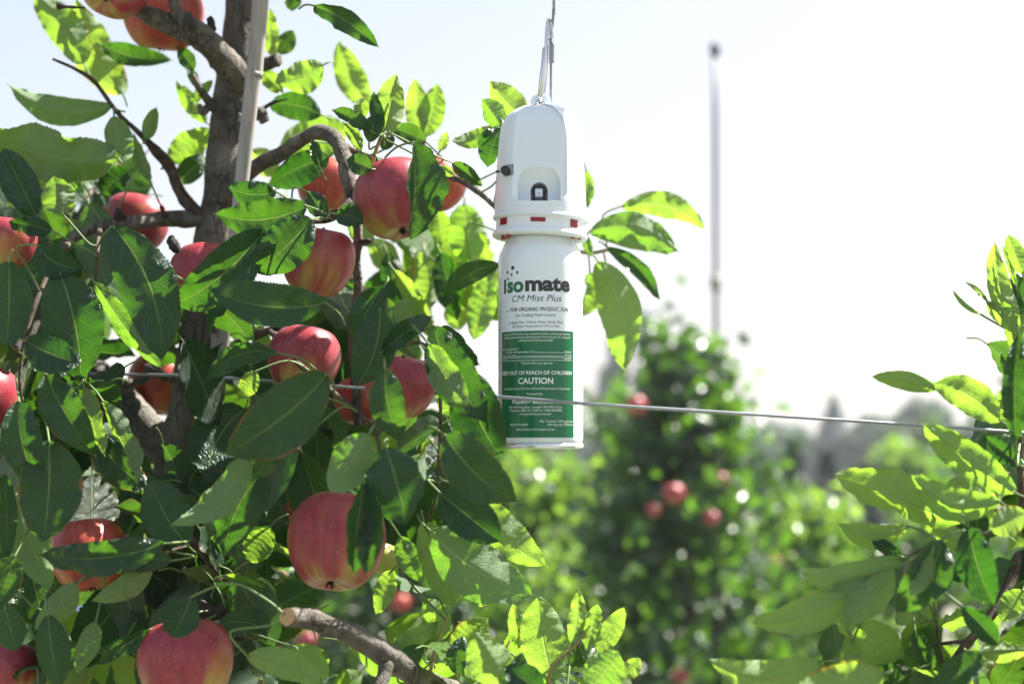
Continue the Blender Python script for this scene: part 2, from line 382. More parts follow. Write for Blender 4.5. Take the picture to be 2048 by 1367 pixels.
for px, py, Y, r, n, m, lab in specs:
    orchard_tree(ground_at(px, Y), hgt(py, Y), [(0, r * .6), (.35, r), (.6, r * .95), (.85, r * .6), (1, .06)], n, m, lab, GR)
# rows farther back: copies of two trees
protos = [orchard_tree(V((-3.0, 10.5, 0)), 1.75, [(0, .3), (.4, .5), (.7, .45), (1, .12)], 1500, FARLEAF, 'small hazy apple tree in a far orchard row', 'apple trees in the far rows', (.07, .13)),
          orchard_tree(V((-1.6, 11, 0)), 1.6, [(0, .3), (.4, .55), (.7, .4), (1, .1)], 1500, PALELEAF, 'small hazy apple tree in a far orchard row', 'apple trees in the far rows', (.07, .13))]
for Y, n in ((11, 9), (17, 13), (26, 17)):
    for i in range(n):
        x = (i - (n - 1) / 2) * Y * .085 + random.uniform(-.2, .2)
        if 1500 < 1024 + F * x / Y < 1790: continue
        o = copy_tree(random.choice(protos)); o.location = (x, Y + random.uniform(-.5, .5), 0); o.rotation_euler.z = random.uniform(0, 6.28)
        s = random.uniform(.85, 1.1) * (1 + (Y - 11) * .014); o.scale = (s * 1.1, s * 1.1, s)
# far conifers and round trees above the horizon
def conifer(px, py, Y, hwpx, label, group='hazy spruces far off', mat=None):
    h = hgt(py, Y); r = hwpx * PX(Y); t = empty('conifer_tree', ground_at(px, Y), label, 'tree', group)
    tube('trunk', [(0, 0, 0, r * .12), (0, 0, h * .5, r * .08), (0, 0, h, .02)], BARK, t, sides=8, n=2)
    cl, sz = [], []
    for k in range(2200):
        z = random.uniform(.06, 1) ** .8; th = random.uniform(0, 6.28); rr = r * (1 - z) ** .85 * (.35 + .65 * random.random() ** .5) * (1 + .25 * math.sin(z * 60)) + .03
        cl.append((math.cos(th) * rr, math.sin(th) * rr, z * h)); sz.append(h * random.uniform(.03, .07))
    leaf_cloud('foliage', cl, sz, mat or NEEDLE, t, droop=.3, wid=.4)
conifer(1233, 600, 45, 34, 'slender blue grey spruce just right of the can')
conifer(1290, 625, 48, 44, 'broader blue grey spruce behind the hanging yellow leaf')
conifer(1205, 735, 52, 32, 'short far spruce closest to the white can')
conifer(1668, 790, 50, 70, 'far spruce standing by itself under the wire')
for px, py, Y, hw, lab in ((1585, 880, 15, 62, 'low dark bluish tree just right of the dense apple tree'), (1655, 900, 16, 66, 'low dark bluish tree under the far lone spruce'), (1735, 925, 15.5, 56, 'low dark bluish tree behind the upper right leaf tips')):
    conifer(px, py, Y, hw, lab, 'low bluish trees beyond the rows', SHADE_NEEDLE)  # the shaded far hedge, made as dark conifers
for px, py, Y, hw, lab in ((1845, 800, 52, 75, 'far tall round tree at the end of the visible wire'), (1750, 835, 46, 70, 'round pale far tree between two spruces'), (1560, 850, 50, 75, 'round far tree right of the tall pole'), (1950, 845, 50, 80, 'round far tree hidden behind the right shoots'),
                           (1080, 800, 60, 90, 'round far tree behind the white can'), (700, 885, 60, 110, 'low far tree behind the left foliage'), (150, 880, 60, 110, 'low far tree at the left edge')):
    h = hgt(py, Y); r = hw * PX(Y); t = empty('round_tree', ground_at(px, Y), lab, 'tree', 'round trees far off')
    tube('trunk', [(0, 0, 0, r * .12), (0, 0, h * .6, r * .08)], BARK, t, sides=8, n=2)
    cl = [];
    for k in range(1600):
        d = rng.normal(size=3); d /= np.linalg.norm(d); rr = (.4 + .6 * random.random() ** .5) * (1 + .25 * noise.noise(V(d) * 2.2))
        cl.append((d[0] * r * rr, d[1] * r * rr, h * .58 + d[2] * h * .42 * rr))
    leaf_cloud('foliage', cl, [random.uniform(.25, .5) for _ in cl], HEDGE, t)
# windbreak: a thick mass nobody could count
cl = [(random.uniform(-40, 40), 62 + random.uniform(-2, 2), random.uniform(0, 1) ** .7 * (2.0 + .9 * noise.noise(V((i * .013, 0, 0))))) for i in range(14000)]
tag(leaf_cloud('windbreak', [(x, y, z) for x, y, z in cl], [random.uniform(.3, .6) for _ in cl], HEDGE, None), kind='stuff')

# tall thin pole with a tip
pole = empty('trellis_pole', ground_at(1427, 5.55), 'tall thin grey pole rising above the dense dark tree', 'pole')
pz = hgt(95, 5.55); pxo = P(1430, 95, 5.55).x - pole.location.x
tube('shaft', [(0, 0, 0, .0105), (pxo * .5, 0, pz * .5, .01), (pxo, 0, pz, .009)], POLE, pole, sides=10, n=4)
lathe('tip', [(0, pz + .03), (.007, pz + .02), (.018, pz + .01), (.02, pz - .015), (.014, pz - .03), (.0115, pz - .04)], POLE, pole, seg=12, center=(pxo, 0))
zc = hgt(566, 5.55); lathe('clip', [(.0115, zc + .03), (.021, zc + .022), (.022, zc - .02), (.0115, zc - .03)], CANE, pole, seg=12, center=(pxo * .75, 0))
# blue bin glimpsed bottom left
bb = empty('plastic_bin', V((P(110, 1240, 4.5).x, 4.5, 0)), 'blue plastic bin glimpsed between the leaves low on the left', 'bin')
bt = hgt(1165, 4.5); box('bin_wall', (0, 0, bt / 2), (.11, .2, bt / 2 - .01), BLUEBIN, bb, .02); box('rim', (0, 0, bt), (.12, .22, .018), BLUEBIN, bb, .008)

# ------------------------------------------------------------------ leaves
random.seed(12)
def leaf_shape(nl=66, fold=18, curl=-.08, wave=.03, puff=.008, bend=0, asp=.5, seed=0, twist=0, serr=.036, hang=0):
    """a leaf of length 1 along +y, blade side +x, upper side +z -> verts, faces, uv"""
    rr = random.Random(seed); us = (-1, -.84, -.55, -.25, 0, .25, .55, .84, 1); k1, k2, p1, p2 = rr.uniform(1.2, 2.6), rr.uniform(1.2, 2.6), rr.uniform(0, 6.3), rr.uniform(0, 6.3)
    wid = rr.uniform(.9, 1.1); asym = rr.uniform(-.08, .08); tipc = rr.uniform(-.09, .09); hook = rr.choice((0, 0, -.14, -.26, .12)); roll = rr.choice((0, 0, .35, -.4)); lob = rr.uniform(.4, .55)
    vs_, uv, fs = [], [], []
    cf, sf = math.cos(R(fold)), math.sin(R(fold))
    for i in range(nl + 1):
        v = i / nl
        h = .52 * asp * (max(0, math.sin(math.pi * min(1, v / .97) ** .9)) ** .62)
        if v > .86: h = h * (1 - .5 * (v - .86) / .14) + .02 * asp * (1 - v) / .14
        h = max(h, .003)
        cx = bend * 4 * v * (1 - v) + tipc * v ** 3; cz = curl * (v ** 2 - v * .15) + hang * (v - v * v) + hook * (max(0, v - .6) / .4) ** 2
        tw = twist * (v - .3)
        for u in us:
            au = abs(u); sgn = -1 if u < 0 else 1
            hh = h * (1 + asym * sgn)
            if au == 1: hh *= 1 + (serr * (.45 + 1.1 * ((i * 7919 + seed * 31 + (u > 0) * 17) % 97) / 97) if i % 2 else -serr * .4) + .02 * math.sin(v * 19 + p1)
            x = sgn * au * hh * cf; z = au * hh * sf
            k, p = (k1, p1) if sgn > 0 else (k2, p2)
            z += wave * au ** 1.7 * math.sin(2 * math.pi * k * v + p) * min(1, h * 8) + wave * .35 * au ** 3 * math.sin(2 * math.pi * 5.3 * v + p * 2)
            z += puff * math.sin(2 * math.pi * (v * 8.5 - 2.3 * au)) * min(1, au * 2.2) * min(1, h * 7)
            z -= .25 * hh * au ** 3 * sf; z += roll * hh * max(0, au - .5) ** 2 * 2
            if tw: x, z = x * math.cos(tw) - z * math.sin(tw), x * math.sin(tw) + z * math.cos(tw)
            vs_.append(V((cx + x, v, cz + z))); uv.append((.5 + .5 * u, v))
    m = len(us)
    for i in range(nl):
        for j in range(m - 1):
            a = i * m + j; fs.append((a, a + 1, a + m + 1, a + m))
    return vs_, fs, uv
def with_petiole(vs_, fs, uv, path, r):
    """append a slim stalk (leaf-space path of points) as material slot 1"""
    nb = len(fs); pv, pf = tube_geo([tuple(p) + (r * (1 if i else .8),) for i, p in enumerate(path)], sides=6, n=4)
    o = len(vs_); vs_ += pv; uv += [(.5, 0)] * len(pv); fs += [tuple(i + o for i in f) for f in pf]
    return [0] * nb + [1] * (len(fs) - nb)

LEAVES = {}                                    # tree -> list of (object)
FOLD = 0
def hero(tree, org, bx, by, tx, ty, wpx, Y, face='T', f=16, r=0, b=0, c=-.06, wv=.03, dz=0, m='', p=38, q=None, tw=0, hg=0, seed=None):
    global HS; HS += 1; seed = HS if seed is None else seed; rr = random.Random(seed * 13 + 5)
    B = P(bx, by, Y); T = P(tx, ty, Y + dz); L = (T - B).length; a = (T - B) / L
    view = ((B + T) * .5 - CAM).normalized(); n0 = -view; n0 = (n0 - a * n0.dot(a)).normalized()
    if face == 'U': n0 = -n0
    n0 = Quaternion(a, R(r)) @ n0; s0 = a.cross(n0)
    width = wpx * PX(Y) / max(.35, math.cos(R(f)) * abs(math.cos(R(r))))
    b += rr.uniform(-.03, .03); c += rr.uniform(-.14, .02); tw += rr.uniform(-.7, .7); hg += rr.uniform(-.1, .12); f += rr.choice((0, 0, 4, 10, 18)) + FOLD; bb = b if face == 'T' else -b
    vs_, fs, uv = leaf_shape(fold=f, curl=c, wave=wv * rr.uniform(1.0, 1.9), bend=bb, asp=width / L, seed=seed, twist=tw, hang=hg)
    path = [V((0, .03, 0)), V((0, 0, -.004))]
    pl = .75 * p * PX(Y) / L
    if q is not None:                          # stalk runs to a given pixel (and depth)
        Q = P(q[0], q[1], q[2] if len(q) > 2 else Y + .02) - B; e = V((Q.dot(s0), Q.dot(a), Q.dot(n0))) / L
        path += [V((e.x * .45, e.y * .5 - .03, e.z * .5 - .01)), e]
    elif BR and (nq := min((x for x in BR if (x - B).dot(a) < .35 * (x - B).length), key=lambda x: (x - B).length, default=None)) is not None and .012 < (nq - B).length < .085:
        Q = nq - B; e = V((Q.dot(s0), Q.dot(a), Q.dot(n0))) / L; dl = Q.length / L
        path += [V((e.x * .3, min(e.y * .3, -dl * .3), e.z * .35)), V((e.x * .7, e.y * .75 - dl * .12, e.z * .7)), e]
    else: path += [V((rr.uniform(-.1, .1) * pl, -pl * .5, -.2 * pl if face == 'T' else .2 * pl)), V((rr.uniform(-.2, .2) * pl, -pl * .75, -.8 * pl if face == 'T' else .8 * pl))]
    mi = with_petiole(vs_, fs, uv, path, .0008 / L)
    M = Matrix((s0, a, n0)).transposed()
    W = [B + (M @ v) * L for v in vs_]
    o = mesh('leaf', [x - org for x in W], fs, None, tree, uvs=uv, matidx=mi, mats=[YOUNG_LIT if m == 'y' else MID if face == 'U' else LEAF, PETIOLE])
    RECS.append(([B.lerp(T, k) for k in (.2, .5, .8)], face == 'T' and not m and by > 400 and bx < 1060, L))
    LEAVES.setdefault(tree.name, []).append(o); return o
HS = 0; RECS = []
VARS = []
for i in range(16):
    vs_, fs, uv = leaf_shape(nl=48, fold=random.uniform(5, 38), curl=random.uniform(-.35, .05), wave=random.uniform(.015, .06), bend=random.uniform(-.08, .08), asp=random.uniform(.48, .64), seed=900 + i, twist=random.uniform(-.5, .5), hang=random.uniform(-.1, .15))
    mi = with_petiole(vs_, fs, uv, [V((0, .03, 0)), V((0, 0, -.005)), V((.01, -.1, -.02)), V((random.uniform(-.05, .05), -.2, -.08))], .008)
    VARS.append((vs_, fs, uv, mi))
VM = {}
def filler(tree, org, p, L, a, n, young=False, name='leaf'):
    k = (random.randrange(16), young)
    if k not in VM:
        vs_, fs, uv, mi = VARS[k[0]]; o = mesh('leaf', vs_, fs, None, tree, uvs=uv, matidx=mi, mats=[YOUNG_LIT if young else LEAF, PETIOLE]); VM[k] = o.data
    else: o = link(bpy.data.objects.new(name, VM[k]), tree)
    a = V(a).normalized(); n = V(n); n = (n - a * n.dot(a)).normalized(); s = a.cross(n)
    o.matrix_local = Matrix.Translation(p - org) @ Matrix((s, a, n)).transposed().to_4x4() @ Matrix.Scale(L, 4)
    LEAVES.setdefault(tree.name, []).append(o); return o

# ------------------------------------------------------------------ the apple tree on the left
OM = V((P(345, 890, 1.4).x, 1.4, 0))
TM = empty('apple_tree', OM, 'fruiting apple tree with grey brown trunk filling the left half', 'tree')
tube('trunk', [tuple(OM + V((.03, .02, -.05))) + (.034,), tuple(OM + V((.01, .0, .5))) + (.027,), tuple(OM + V((0, 0, 1.0))) + (.023,)] + pxpath(
    [(338, 1180, 1.4, 42), (345, 1020, 1.4, 41), (362, 900, 1.4, 46), (385, 780, 1.4, 41), (405, 640, 1.4, 39), (425, 500, 1.4, 39), (446, 360, 1.4, 38), (460, 230, 1.4, 37), (470, 150, 1.4, 39), (482, 60, 1.4, 37), (496, -60, 1.4, 35), (520, -400, 1.42, 26), (530, -900, 1.42, 12)]),
    BARK, TM, OM, sides=22, rough=.14, freq=26, n=8)
BR = []
def branch(pts, mat=BRANCHBARK, name='branch', tree=TM, org=OM, sides=12, rough=.2, freq=60, n=7):
    BR.extend(V(q[:3]) for q in catmull(pxpath(pts), n))
    return tube(name, pxpath(pts), mat, tree, org, sides=sides, rough=rough, freq=freq, n=n)
branch([(478, 160, 1.385, 30), (455, 130, 1.36, 28), (415, 85, 1.33, 26), (385, 62, 1.32, 27), (340, 48, 1.32, 23), (295, 28, 1.32, 18), (250, 5, 1.33, 15), (190, -40, 1.35, 12)])
branch([(372, 50, 1.31, 13), (352, 20, 1.31, 12), (345, -40, 1.31, 11)])
branch([(425, 420, 1.4, 16), (505, 340, 1.37, 15), (560, 308, 1.34, 15), (610, 275, 1.31, 14), (643, 264, 1.29, 15), (672, 280, 1.275, 15), (688, 320, 1.265, 17), (697, 365, 1.26, 16), (703, 400, 1.26, 14), (714, 440, 1.26, 11), (716, 480, 1.26, 10), (712, 520, 1.265, 10), (716, 580, 1.27, 9), (705, 680, 1.29, 9), (712, 780, 1.3, 10), (716, 850, 1.31, 8)])
branch([(684, 290, 1.275, 8), (730, 312, 1.29, 8), (800, 335, 1.31, 7), (870, 345, 1.33, 7), (925, 362, 1.33, 7), (965, 390, 1.32, 6), (990, 415, 1.33, 4)])
branch([(420, 440, 1.4, 20), (370, 438, 1.38, 17), (310, 440, 1.36, 15), (260, 446, 1.34, 14), (210, 450, 1.33, 12), (150, 475, 1.32, 10), (90, 520, 1.3, 8)])
branch([(400, 430, 1.4, 12), (365, 385, 1.4, 9), (340, 335, 1.39, 12), (315, 305, 1.38, 12), (280, 268, 1.37, 6), (235, 225, 1.36, 5), (190, 165, 1.35, 4.5), (150, 138, 1.34, 3.5), (105, 118, 1.33, 2.5)], TWIG, sides=8)
branch([(340, 330, 1.39, 9), (352, 375, 1.385, 8), (372, 410, 1.38, 8), (398, 425, 1.385, 9)], TWIG, sides=8)
branch([(425, 695, 1.41, 12), (470, 690, 1.36, 11), (505, 672, 1.34, 11), (540, 660, 1.33, 9), (580, 640, 1.32, 7)], sides=9)
branch([(352, 920, 1.4, 38), (315, 880, 1.41, 36), (270, 825, 1.42, 32), (215, 765, 1.43, 27), (140, 690, 1.45, 22), (40, 600, 1.47, 15)], BARK, name='limb', sides=18)
branch([(400, 785, 1.39, 15), (370, 762, 1.37, 12), (325, 752, 1.35, 10), (300, 740, 1.34, 13), (290, 756, 1.34, 9), (250, 768, 1.33, 11), (205, 778, 1.33, 9)], sides=9, rough=.4)
bb_ = branch([(575, 1233, 1.05, 18.5), (600, 1236, 1.066, 20), (650, 1247, 1.085, 21), (715, 1274, 1.1, 22), (785, 1318, 1.11, 23), (850, 1365, 1.13, 25), (930, 1420, 1.17, 30), (980, 1600, 1.25, 33), (760, 2000, 1.36, 36), (420, 2500, 1.4, 40)], sides=16, name='sawn_branch')
branch([(775, 1325, 1.105, 17), (768, 1350, 1.1, 15), (752, 1390, 1.09, 13)], sides=10)
c0 = P(574, 1232.5, 1.0495); ax = (P(600, 1236, 1.066) - c0).normalized()
v_, f_ = [], []
e1 = ax.cross(V((0, 0, 1))).normalized(); e2 = ax.cross(e1)
v_ = [c0 - ax * .0006] + [c0 + (e1 * math.cos(k * .393) + e2 * math.sin(k * .393)) * 17.8 * PX(1.05) * (1 + .06 * math.sin(k * 2.1)) for k in range(16)]
mesh('cut_end', [x - OM for x in v_], [(0, 1 + (k + 1) % 16, 1 + k) for k in range(16)], CUTWOOD, TM, smooth=False)
# stubs, spurs, dry buds, pruning scar
for pts in ([(500, 132, 1.4, 16), (530, 128, 1.39, 15), (556, 120, 1.38, 13)], [(440, 225, 1.4, 13), (420, 205, 1.38, 11), (400, 180, 1.37, 8), (385, 150, 1.36, 5)], [(500, 235, 1.4, 13), (520, 228, 1.38, 14), (530, 245, 1.38, 10)],
            [(415, 215, 1.38, 8), (405, 225, 1.36, 8), (398, 210, 1.36, 5)]):
    branch(pts, BRANCHBARK, 'stub', sides=9, rough=.35)
for pts in ([(520, 222, 1.39, 5), (545, 206, 1.38, 3), (575, 198, 1.37, 1.6)], [(425, 62, 1.33, 9), (420, 40, 1.33, 7), (418, 36, 1.33, 5)], [(245, 445, 1.34, 12), (238, 430, 1.33, 11), (236, 418, 1.33, 7)], [(330, 436, 1.36, 6), (326, 422, 1.36, 6), (322, 412, 1.36, 4)],
            [(385, 60, 1.3, 11), (378, 35, 1.3, 9), (375, 25, 1.3, 6)], [(344, 470, 1.27, 5), (343, 482, 1.27, 10), (352, 498, 1.27, 9), (357, 505, 1.27, 4)], [(700, 405, 1.25, 11), (680, 425, 1.24, 9), (660, 430, 1.23, 9), (650, 440, 1.22, 6)],
            [(716, 485, 1.26, 8), (735, 482, 1.255, 6), (742, 480, 1.255, 5)], [(115, 12, 1.3, 8), (140, 14, 1.3, 3), (170, 16, 1.3, 2)],  [(300, 741, 1.33, 15), (306, 735, 1.33, 11)],
            [(745, 965, 1.13, 11), (752, 1000, 1.14, 13), (748, 1030, 1.15, 6)], [(480, 1270, 1.15, 14), (520, 1262, 1.18, 12), (548, 1245, 1.2, 8)], [(35, 650, 1.2, 10), (30, 680, 1.2, 12), (50, 700, 1.2, 8), (90, 600, 1.25, 6)],
            [(590, 645, 1.31, 11), (560, 655, 1.3, 12), (545, 640, 1.29, 6)], [(400, 1215, 1.16, 14), (430, 1225, 1.15, 14), (450, 1215, 1.15, 8)]):
    branch(pts, DARKBUD, 'spur', sides=8, rough=.45, freq=120)
sp = P(432, 271, 1.4 - 36 * PX(1.4)); v, f = tube_geo([tuple(sp + V((0, .006, 0))) + (.007,), tuple(sp + V((.002, .002, .001))) + (.005,), tuple(sp + V((.003, .0008, .001))) + (.0032,)], sides=12, rough=.25, freq=150, n=3)
mesh('pruning_scar', [x - OM for x in v], f, TWIG, TM)
# green shoots that carry the young leaves
for pts in ([(740, 345, 1.24, 5), (752, 300, 1.23, 4), (775, 240, 1.225, 3.5), (795, 185, 1.22, 2.5)], [(720, 335, 1.25, 3.5), (722, 300, 1.24, 3), (718, 260, 1.235, 2)], [(1105, 1420, 1.12, 5), (1100, 1340, 1.12, 4), (1150, 1290, 1.12, 3), (1180, 1250, 1.12, 2)],
            [(1000, 1430, 1.12, 5), (985, 1350, 1.12, 4), (1020, 1280, 1.12, 2)], [(850, 1400, 1.16, 5), (870, 1300, 1.16, 4), (895, 1230, 1.16, 2)], [(990, 415, 1.35, 4), (1080, 480, 1.4, 4), (1170, 505, 1.42, 4), (1215, 500, 1.42, 3.5)],
            [(440, 1330, 1.2, 6), (455, 1220, 1.2, 5), (470, 1130, 1.21, 5), (478, 1100, 1.21, 3)]):
    branch(pts, PETIOLE_RED, 'shoot', sides=7, rough=.05)
for pts in ([(150, 475, 1.32, 7), (110, 520, 1.22, 6), (60, 640, 1.18, 5), (40, 760, 1.17, 4), (62, 880, 1.16, 3.5), (92, 1010, 1.16, 2.5)], [(540, 660, 1.33, 7), (600, 730, 1.22, 6), (668, 785, 1.16, 5), (748, 860, 1.13, 4), (765, 965, 1.12, 3)],
            [(345, 1000, 1.36, 8), (390, 1085, 1.2, 6), (450, 1180, 1.17, 5), (425, 1232, 1.16, 4)], [(716, 640, 1.28, 6), (775, 690, 1.18, 5), (850, 690, 1.15, 4), (880, 790, 1.13, 3.5), (872, 985, 1.13, 3), (850, 1050, 1.14, 2)],
            [(390, 1085, 1.2, 5), (345, 1100, 1.16, 4), (160, 1160, 1.17, 3), (95, 1225, 1.16, 2)], [(703, 400, 1.26, 6), (660, 440, 1.22, 5), (560, 450, 1.22, 4), (440, 520, 1.22, 2)], [(200, 450, 1.33, 6), (195, 500, 1.2, 4), (190, 570, 1.19, 3), (175, 770, 1.19, 2)]):
    branch(pts, TWIG, 'twig', sides=7, rough=.15)

HERO = """
168 128 72 -18 78 1.42 U b=.06 f=22 r=-10
245 187 165 8 84 1.44 U b=-.05 f=10 m=y
205 92 332 128 44 1.43 T f=20 b=.05
224 214 17 150 62 1.36 U b=-.14 f=20 c=.05
238 318 -45 262 100 1.32 U b=-.1 f=24 wv=.075 tw=.5 r=-14
228 232 248 336 54 1.33 U f=8
140 362 22 290 78 1.34 U f=10 b=-.05 m=y
72 432 -12 296 84 1.22 T f=20 b=.05
168 385 130 298 44 1.38 U f=15 m=y
125 428 108 352 64 1.2 U f=28 wv=.07
104 462 18 438 44 1.17 T f=30 wv=.06
292 278 311 215 38 1.36 U f=30
338 322 421 252 60 1.42 U f=14 m=y
356 366 416 308 46 1.42 T f=20
204 386 262 334 52 1.4 T f=20
300 362 264 268 32 1.36 U f=22
388 140 356 94 32 1.4 T f=18
412 245 356 166 34 1.45 U f=18 m=y
384 205 424 158 22 1.4 U m=y
395 175 372 128 20 1.42 T
590 -8 587 24 34 1.4 T q=600,10
628 12 752 99 46 1.2 T f=25 b=-.1 r=18 q=598,18,1.25
545 112 540 18 34 1.45 U m=y
556 108 590 62 42 1.46 T f=15
646 130 552 172 64 1.36 U f=14 wv=.06 m=y b=-.1
522 142 568 188 34 1.4 T m=y
735 212 676 88 62 1.5 U f=12 m=y b=-.04
642 230 534 208 56 1.42 T f=10 b=.06
692 258 558 296 92 1.52 U f=10 m=y
640 336 624 274 30 1.2 T f=34 q=652,360,1.22
658 314 530 366 74 1.34 T f=18
555 345 498 302 52 1.46 U m=y
778 266 802 150 60 1.215 U f=36 wv=.05 m=y b=-.05
728 236 718 192 30 1.24 T m=y f=20
762 266 746 182 28 1.22 T f=30
742 262 666 208 32 1.21 T f=38 r=14
722 302 684 244 26 1.22 U m=y f=28 b=.1
738 284 758 224 38 1.215 T f=25
766 300 784 262 34 1.25 T
852 284 782 252 40 1.26 T f=20
846 276 832 164 52 1.42 U m=y f=14
852 272 882 168 50 1.42 U m=y f=20
880 302 894 264 20 1.3 U m=y
744 338 694 314 42 1.2 T f=25
826 284 832 482 72 1.155 T f=38 r=-38 b=.01 c=-.05 wv=.02 q=770,315,1.22
904 326 966 372 36 1.24 T f=26
982 254 903 288 40 1.3 U f=14 b=-.1
1006 252 966 196 46 1.26 U f=30 wv=.06
1050 242 975 170 62 1.34 U m=y f=10
1000 256 970 330 54 1.24 T f=22 wv=.04
880 332 908 356 22 1.2 U m=y
553 384 452 380 56 1.25 T f=12 b=-.08
614 412 424 434 84 1.16 T f=18 b=-.11 c=-.1 q=665,440,1.22
616 384 652 442 44 1.2 T
624 438 505 546 96 1.15 T f=14 b=-.05 q=655,440,1.22
652 606 410 572 92 1.1 T f=16 b=-.09 c=-.1 q=690,650,1.2
528 462 346 634 112 1.16 T f=16 b=-.03 q=560,440,1.25
672 428 726 450 46 1.19 T f=20 b=-.1
226 452 332 722 112 1.13 T f=18 b=-.06 c=-.08 q=192,500,1.2
190 565 322 748 46 1.17 U f=30 r=25 b=.03
120 545 160 765 122 1.14 T f=14 b=-.04 q=100,520,1.2
18 522 8 700 92 1.11 T f=18 q=25,500,1.18
75 490 160 540 62 1.14 T f=25 b=.12
50 680 165 722 72 1.12 T f=16 b=.06
38 800 78 980 82 1.1 T f=22 b=.05 q=32,750,1.15
92 748 190 905 84 1.14 T f=18 b=.04
168 775 212 912 36 1.16 U f=25 r=30
205 800 296 968 44 1.17 U f=22 r=30
182 862 304 974 72 1.19 T f=18 b=.04
98 880 90 1088 122 1.11 T f=16 c=-.08 q=80,800,1.17
30 985 112 1180 80 1.15 U f=18 b=.06 wv=.04
8 945 18 1130 40 1.13 T f=20
330 1086 62 1108 78 1.09 T f=14 b=-.05 c=-.05 q=375,1082,1.12
345 1120 188 1128 52 1.12 T f=16
374 1088 300 950 92 1.14 T f=10 b=-.06 q=395,1105,1.17
498 905 372 1064 60 1.09 U f=24 r=20 b=-.06
432 1085 455 968 76 1.19 U f=8 b=.04
540 930 430 1118 104 1.12 T f=14 b=.1
655 748 438 908 128 1.06 T f=14 b=-.05 c=-.06 q=668,790,1.12
556 706 408 764 52 1.15 T f=24 b=.14 wv=.06
512 742 476 798 40 1.13 T m=y
760 618 716 778 84 1.1 T f=14 b=-.05 q=755,660,1.16
768 572 706 692 60 1.13 T f=26 b=.05 wv=.05
762 704 872 638 46 1.1 T f=28 b=-.06 q=735,740,1.15
788 640 832 602 44 1.15 U f=20
858 688 946 806 58 1.07 U f=24 r=18 b=.1
868 652 986 848 88 1.08 T f=18 b=.12 c=-.1 q=815,690,1.14
936 745 1016 914 104 1.1 T f=18 b=.1 c=-.1
880 655 960 730 60 1.14 T f=14 b=.14
770 738 800 884 68 1.05 T f=22 b=.07 wv=.05
738 868 654 980 84 1.04 U f=14 b=-.04
772 895 812 1050 108 1.03 T f=20 wv=.08 r=10 dz=-.01
888 868 1030 1012 106 1.07 T f=14 b=.03 c=-.05 q=850,850,1.13
555 848 518 966 58 1.08 T f=22
880 985 1004 1085 92 1.09 T f=16
940 985 1090 1138 78 1.11 U f=14 b=.05 m=y
862 1062 1066 1192 112 1.1 U f=18 b=.04 q=835,1030,1.14
848 1042 902 1220 74 1.15 U f=18 m=y b=-.04
886 1110 976 1216 48 1.16 U f=22 m=y
786 1138 746 1228 46 1.22 U m=y f=10
728 962 706 1152 72 1.02 T f=30 r=-18 wv=.03 q=745,930,1.08
752 1000 736 1152 54 1.02 T f=24 r=14 q=748,950,1.08
800 1072 838 1165 46 1.2 U f=16
850 1200 895 1252 46 1.22 U f=16 m=y
1244 412 1414 455 50 1.44 U f=12 b=-.14 m=y
1180 462 1356 514 80 1.42 U f=12 b=-.14 q=1170,500,1.42
1196 522 1264 742 92 1.4 U f=12 b=-.05 m=y q=1172,505,1.41
1212 528 1172 638 48 1.42 U f=18 m=y
1214 494 1322 604 36 1.43 T f=30 b=-.08
1172 470 1182 515 22 1.4 U
1180 545 1190 580 30 1.43 U m=y
1172 340 1174 425 26 1.42 U m=y
928 408 932 534 78 1.48 U f=10 m=y
874 420 890 492 42 1.46 T m=y
998 528 892 604 44 1.36 T f=26 b=.14
788 540 872 694 44 1.42 T f=22 b=-.05 m=y
880 505 918 645 56 1.44 T f=16
978 555 938 680 58 1.42 U f=14 m=y
774 505 800 645 48 1.46 T f=14
742 480 802 545 56 1.48 U f=14 m=y
884 768 910 848 44 1.2 U m=y f=12
940 515 996 592 58 1.45 U m=y
845 500 862 620 58 1.44 U m=y
905 600 925 660 50 1.5 U m=y
960 620 990 560 40 1.46 T
700 440 752 490 44 1.34 U m=y
152 1168 72 1258 54 1.12 U f=22 b=-.06
96 1228 122 1380 62 1.1 T f=20
140 1278 138 1345 46 1.14 T f=24
192 1242 158 1345 42 1.13 U f=20
30 1110 -10 1215 60 1.12 T
10 1215 40 1300 60 1.12 T
384 1192 340 1278 72 1.06 T f=20 r=10 wv=.05
302 1128 196 1204 48 1.12 U f=20 b=-.06
300 1258 190 1326 38 1.11 T f=26 r=-12
436 1250 552 1272 62 1.13 T f=14 b=-.12 dz=.03
492 1165 552 1196 40 1.16 U f=16 m=y
452 1150 540 1185 26 1.15 T f=30 m=y
494 1310 642 1372 66 1.08 U f=16 b=-.08 m=y
588 1292 664 1348 52 1.14 U f=12 m=y
498 1122 546 1056 58 1.17 T f=10 m=y
852 1322 778 1290 52 1.17 U f=12 b=.1 m=y
780 1302 880 1240 44 1.17 U f=16 b=.05 m=y
800 1335 850 1292 40 1.15 T
880 1280 896 1208 32 1.17 U m=y wv=.06
904 1292 978 1236 62 1.12 T f=20 m=y
912 1346 922 1270 42 1.1 T f=28
1004 1378 944 1262 92 1.06 U f=12 b=.05 m=y
1108 1362 1074 1186 88 1.12 U f=12 b=-.05 m=y
1046 1302 1018 1204 38 1.13 U f=26 m=y
1145 1288 1166 1176 34 1.12 U f=34 m=y
1176 1302 1200 1204 36 1.12 U f=34 m=y r=16
1194 1308 1252 1212 42 1.12 U f=32 m=y
1134 1328 1196 1290 50 1.14 T f=14
1178 1376 1240 1300 82 1.08 U f=12 m=y
1244 1352 1284 1318 34 1.12 U m=y
1010 1400 1052 1305 46 1.05 T f=30
1085 1385 1010 1330 60 1.04 T f=22
1150 1250 1190 1225 30 1.14 T m=y
"""
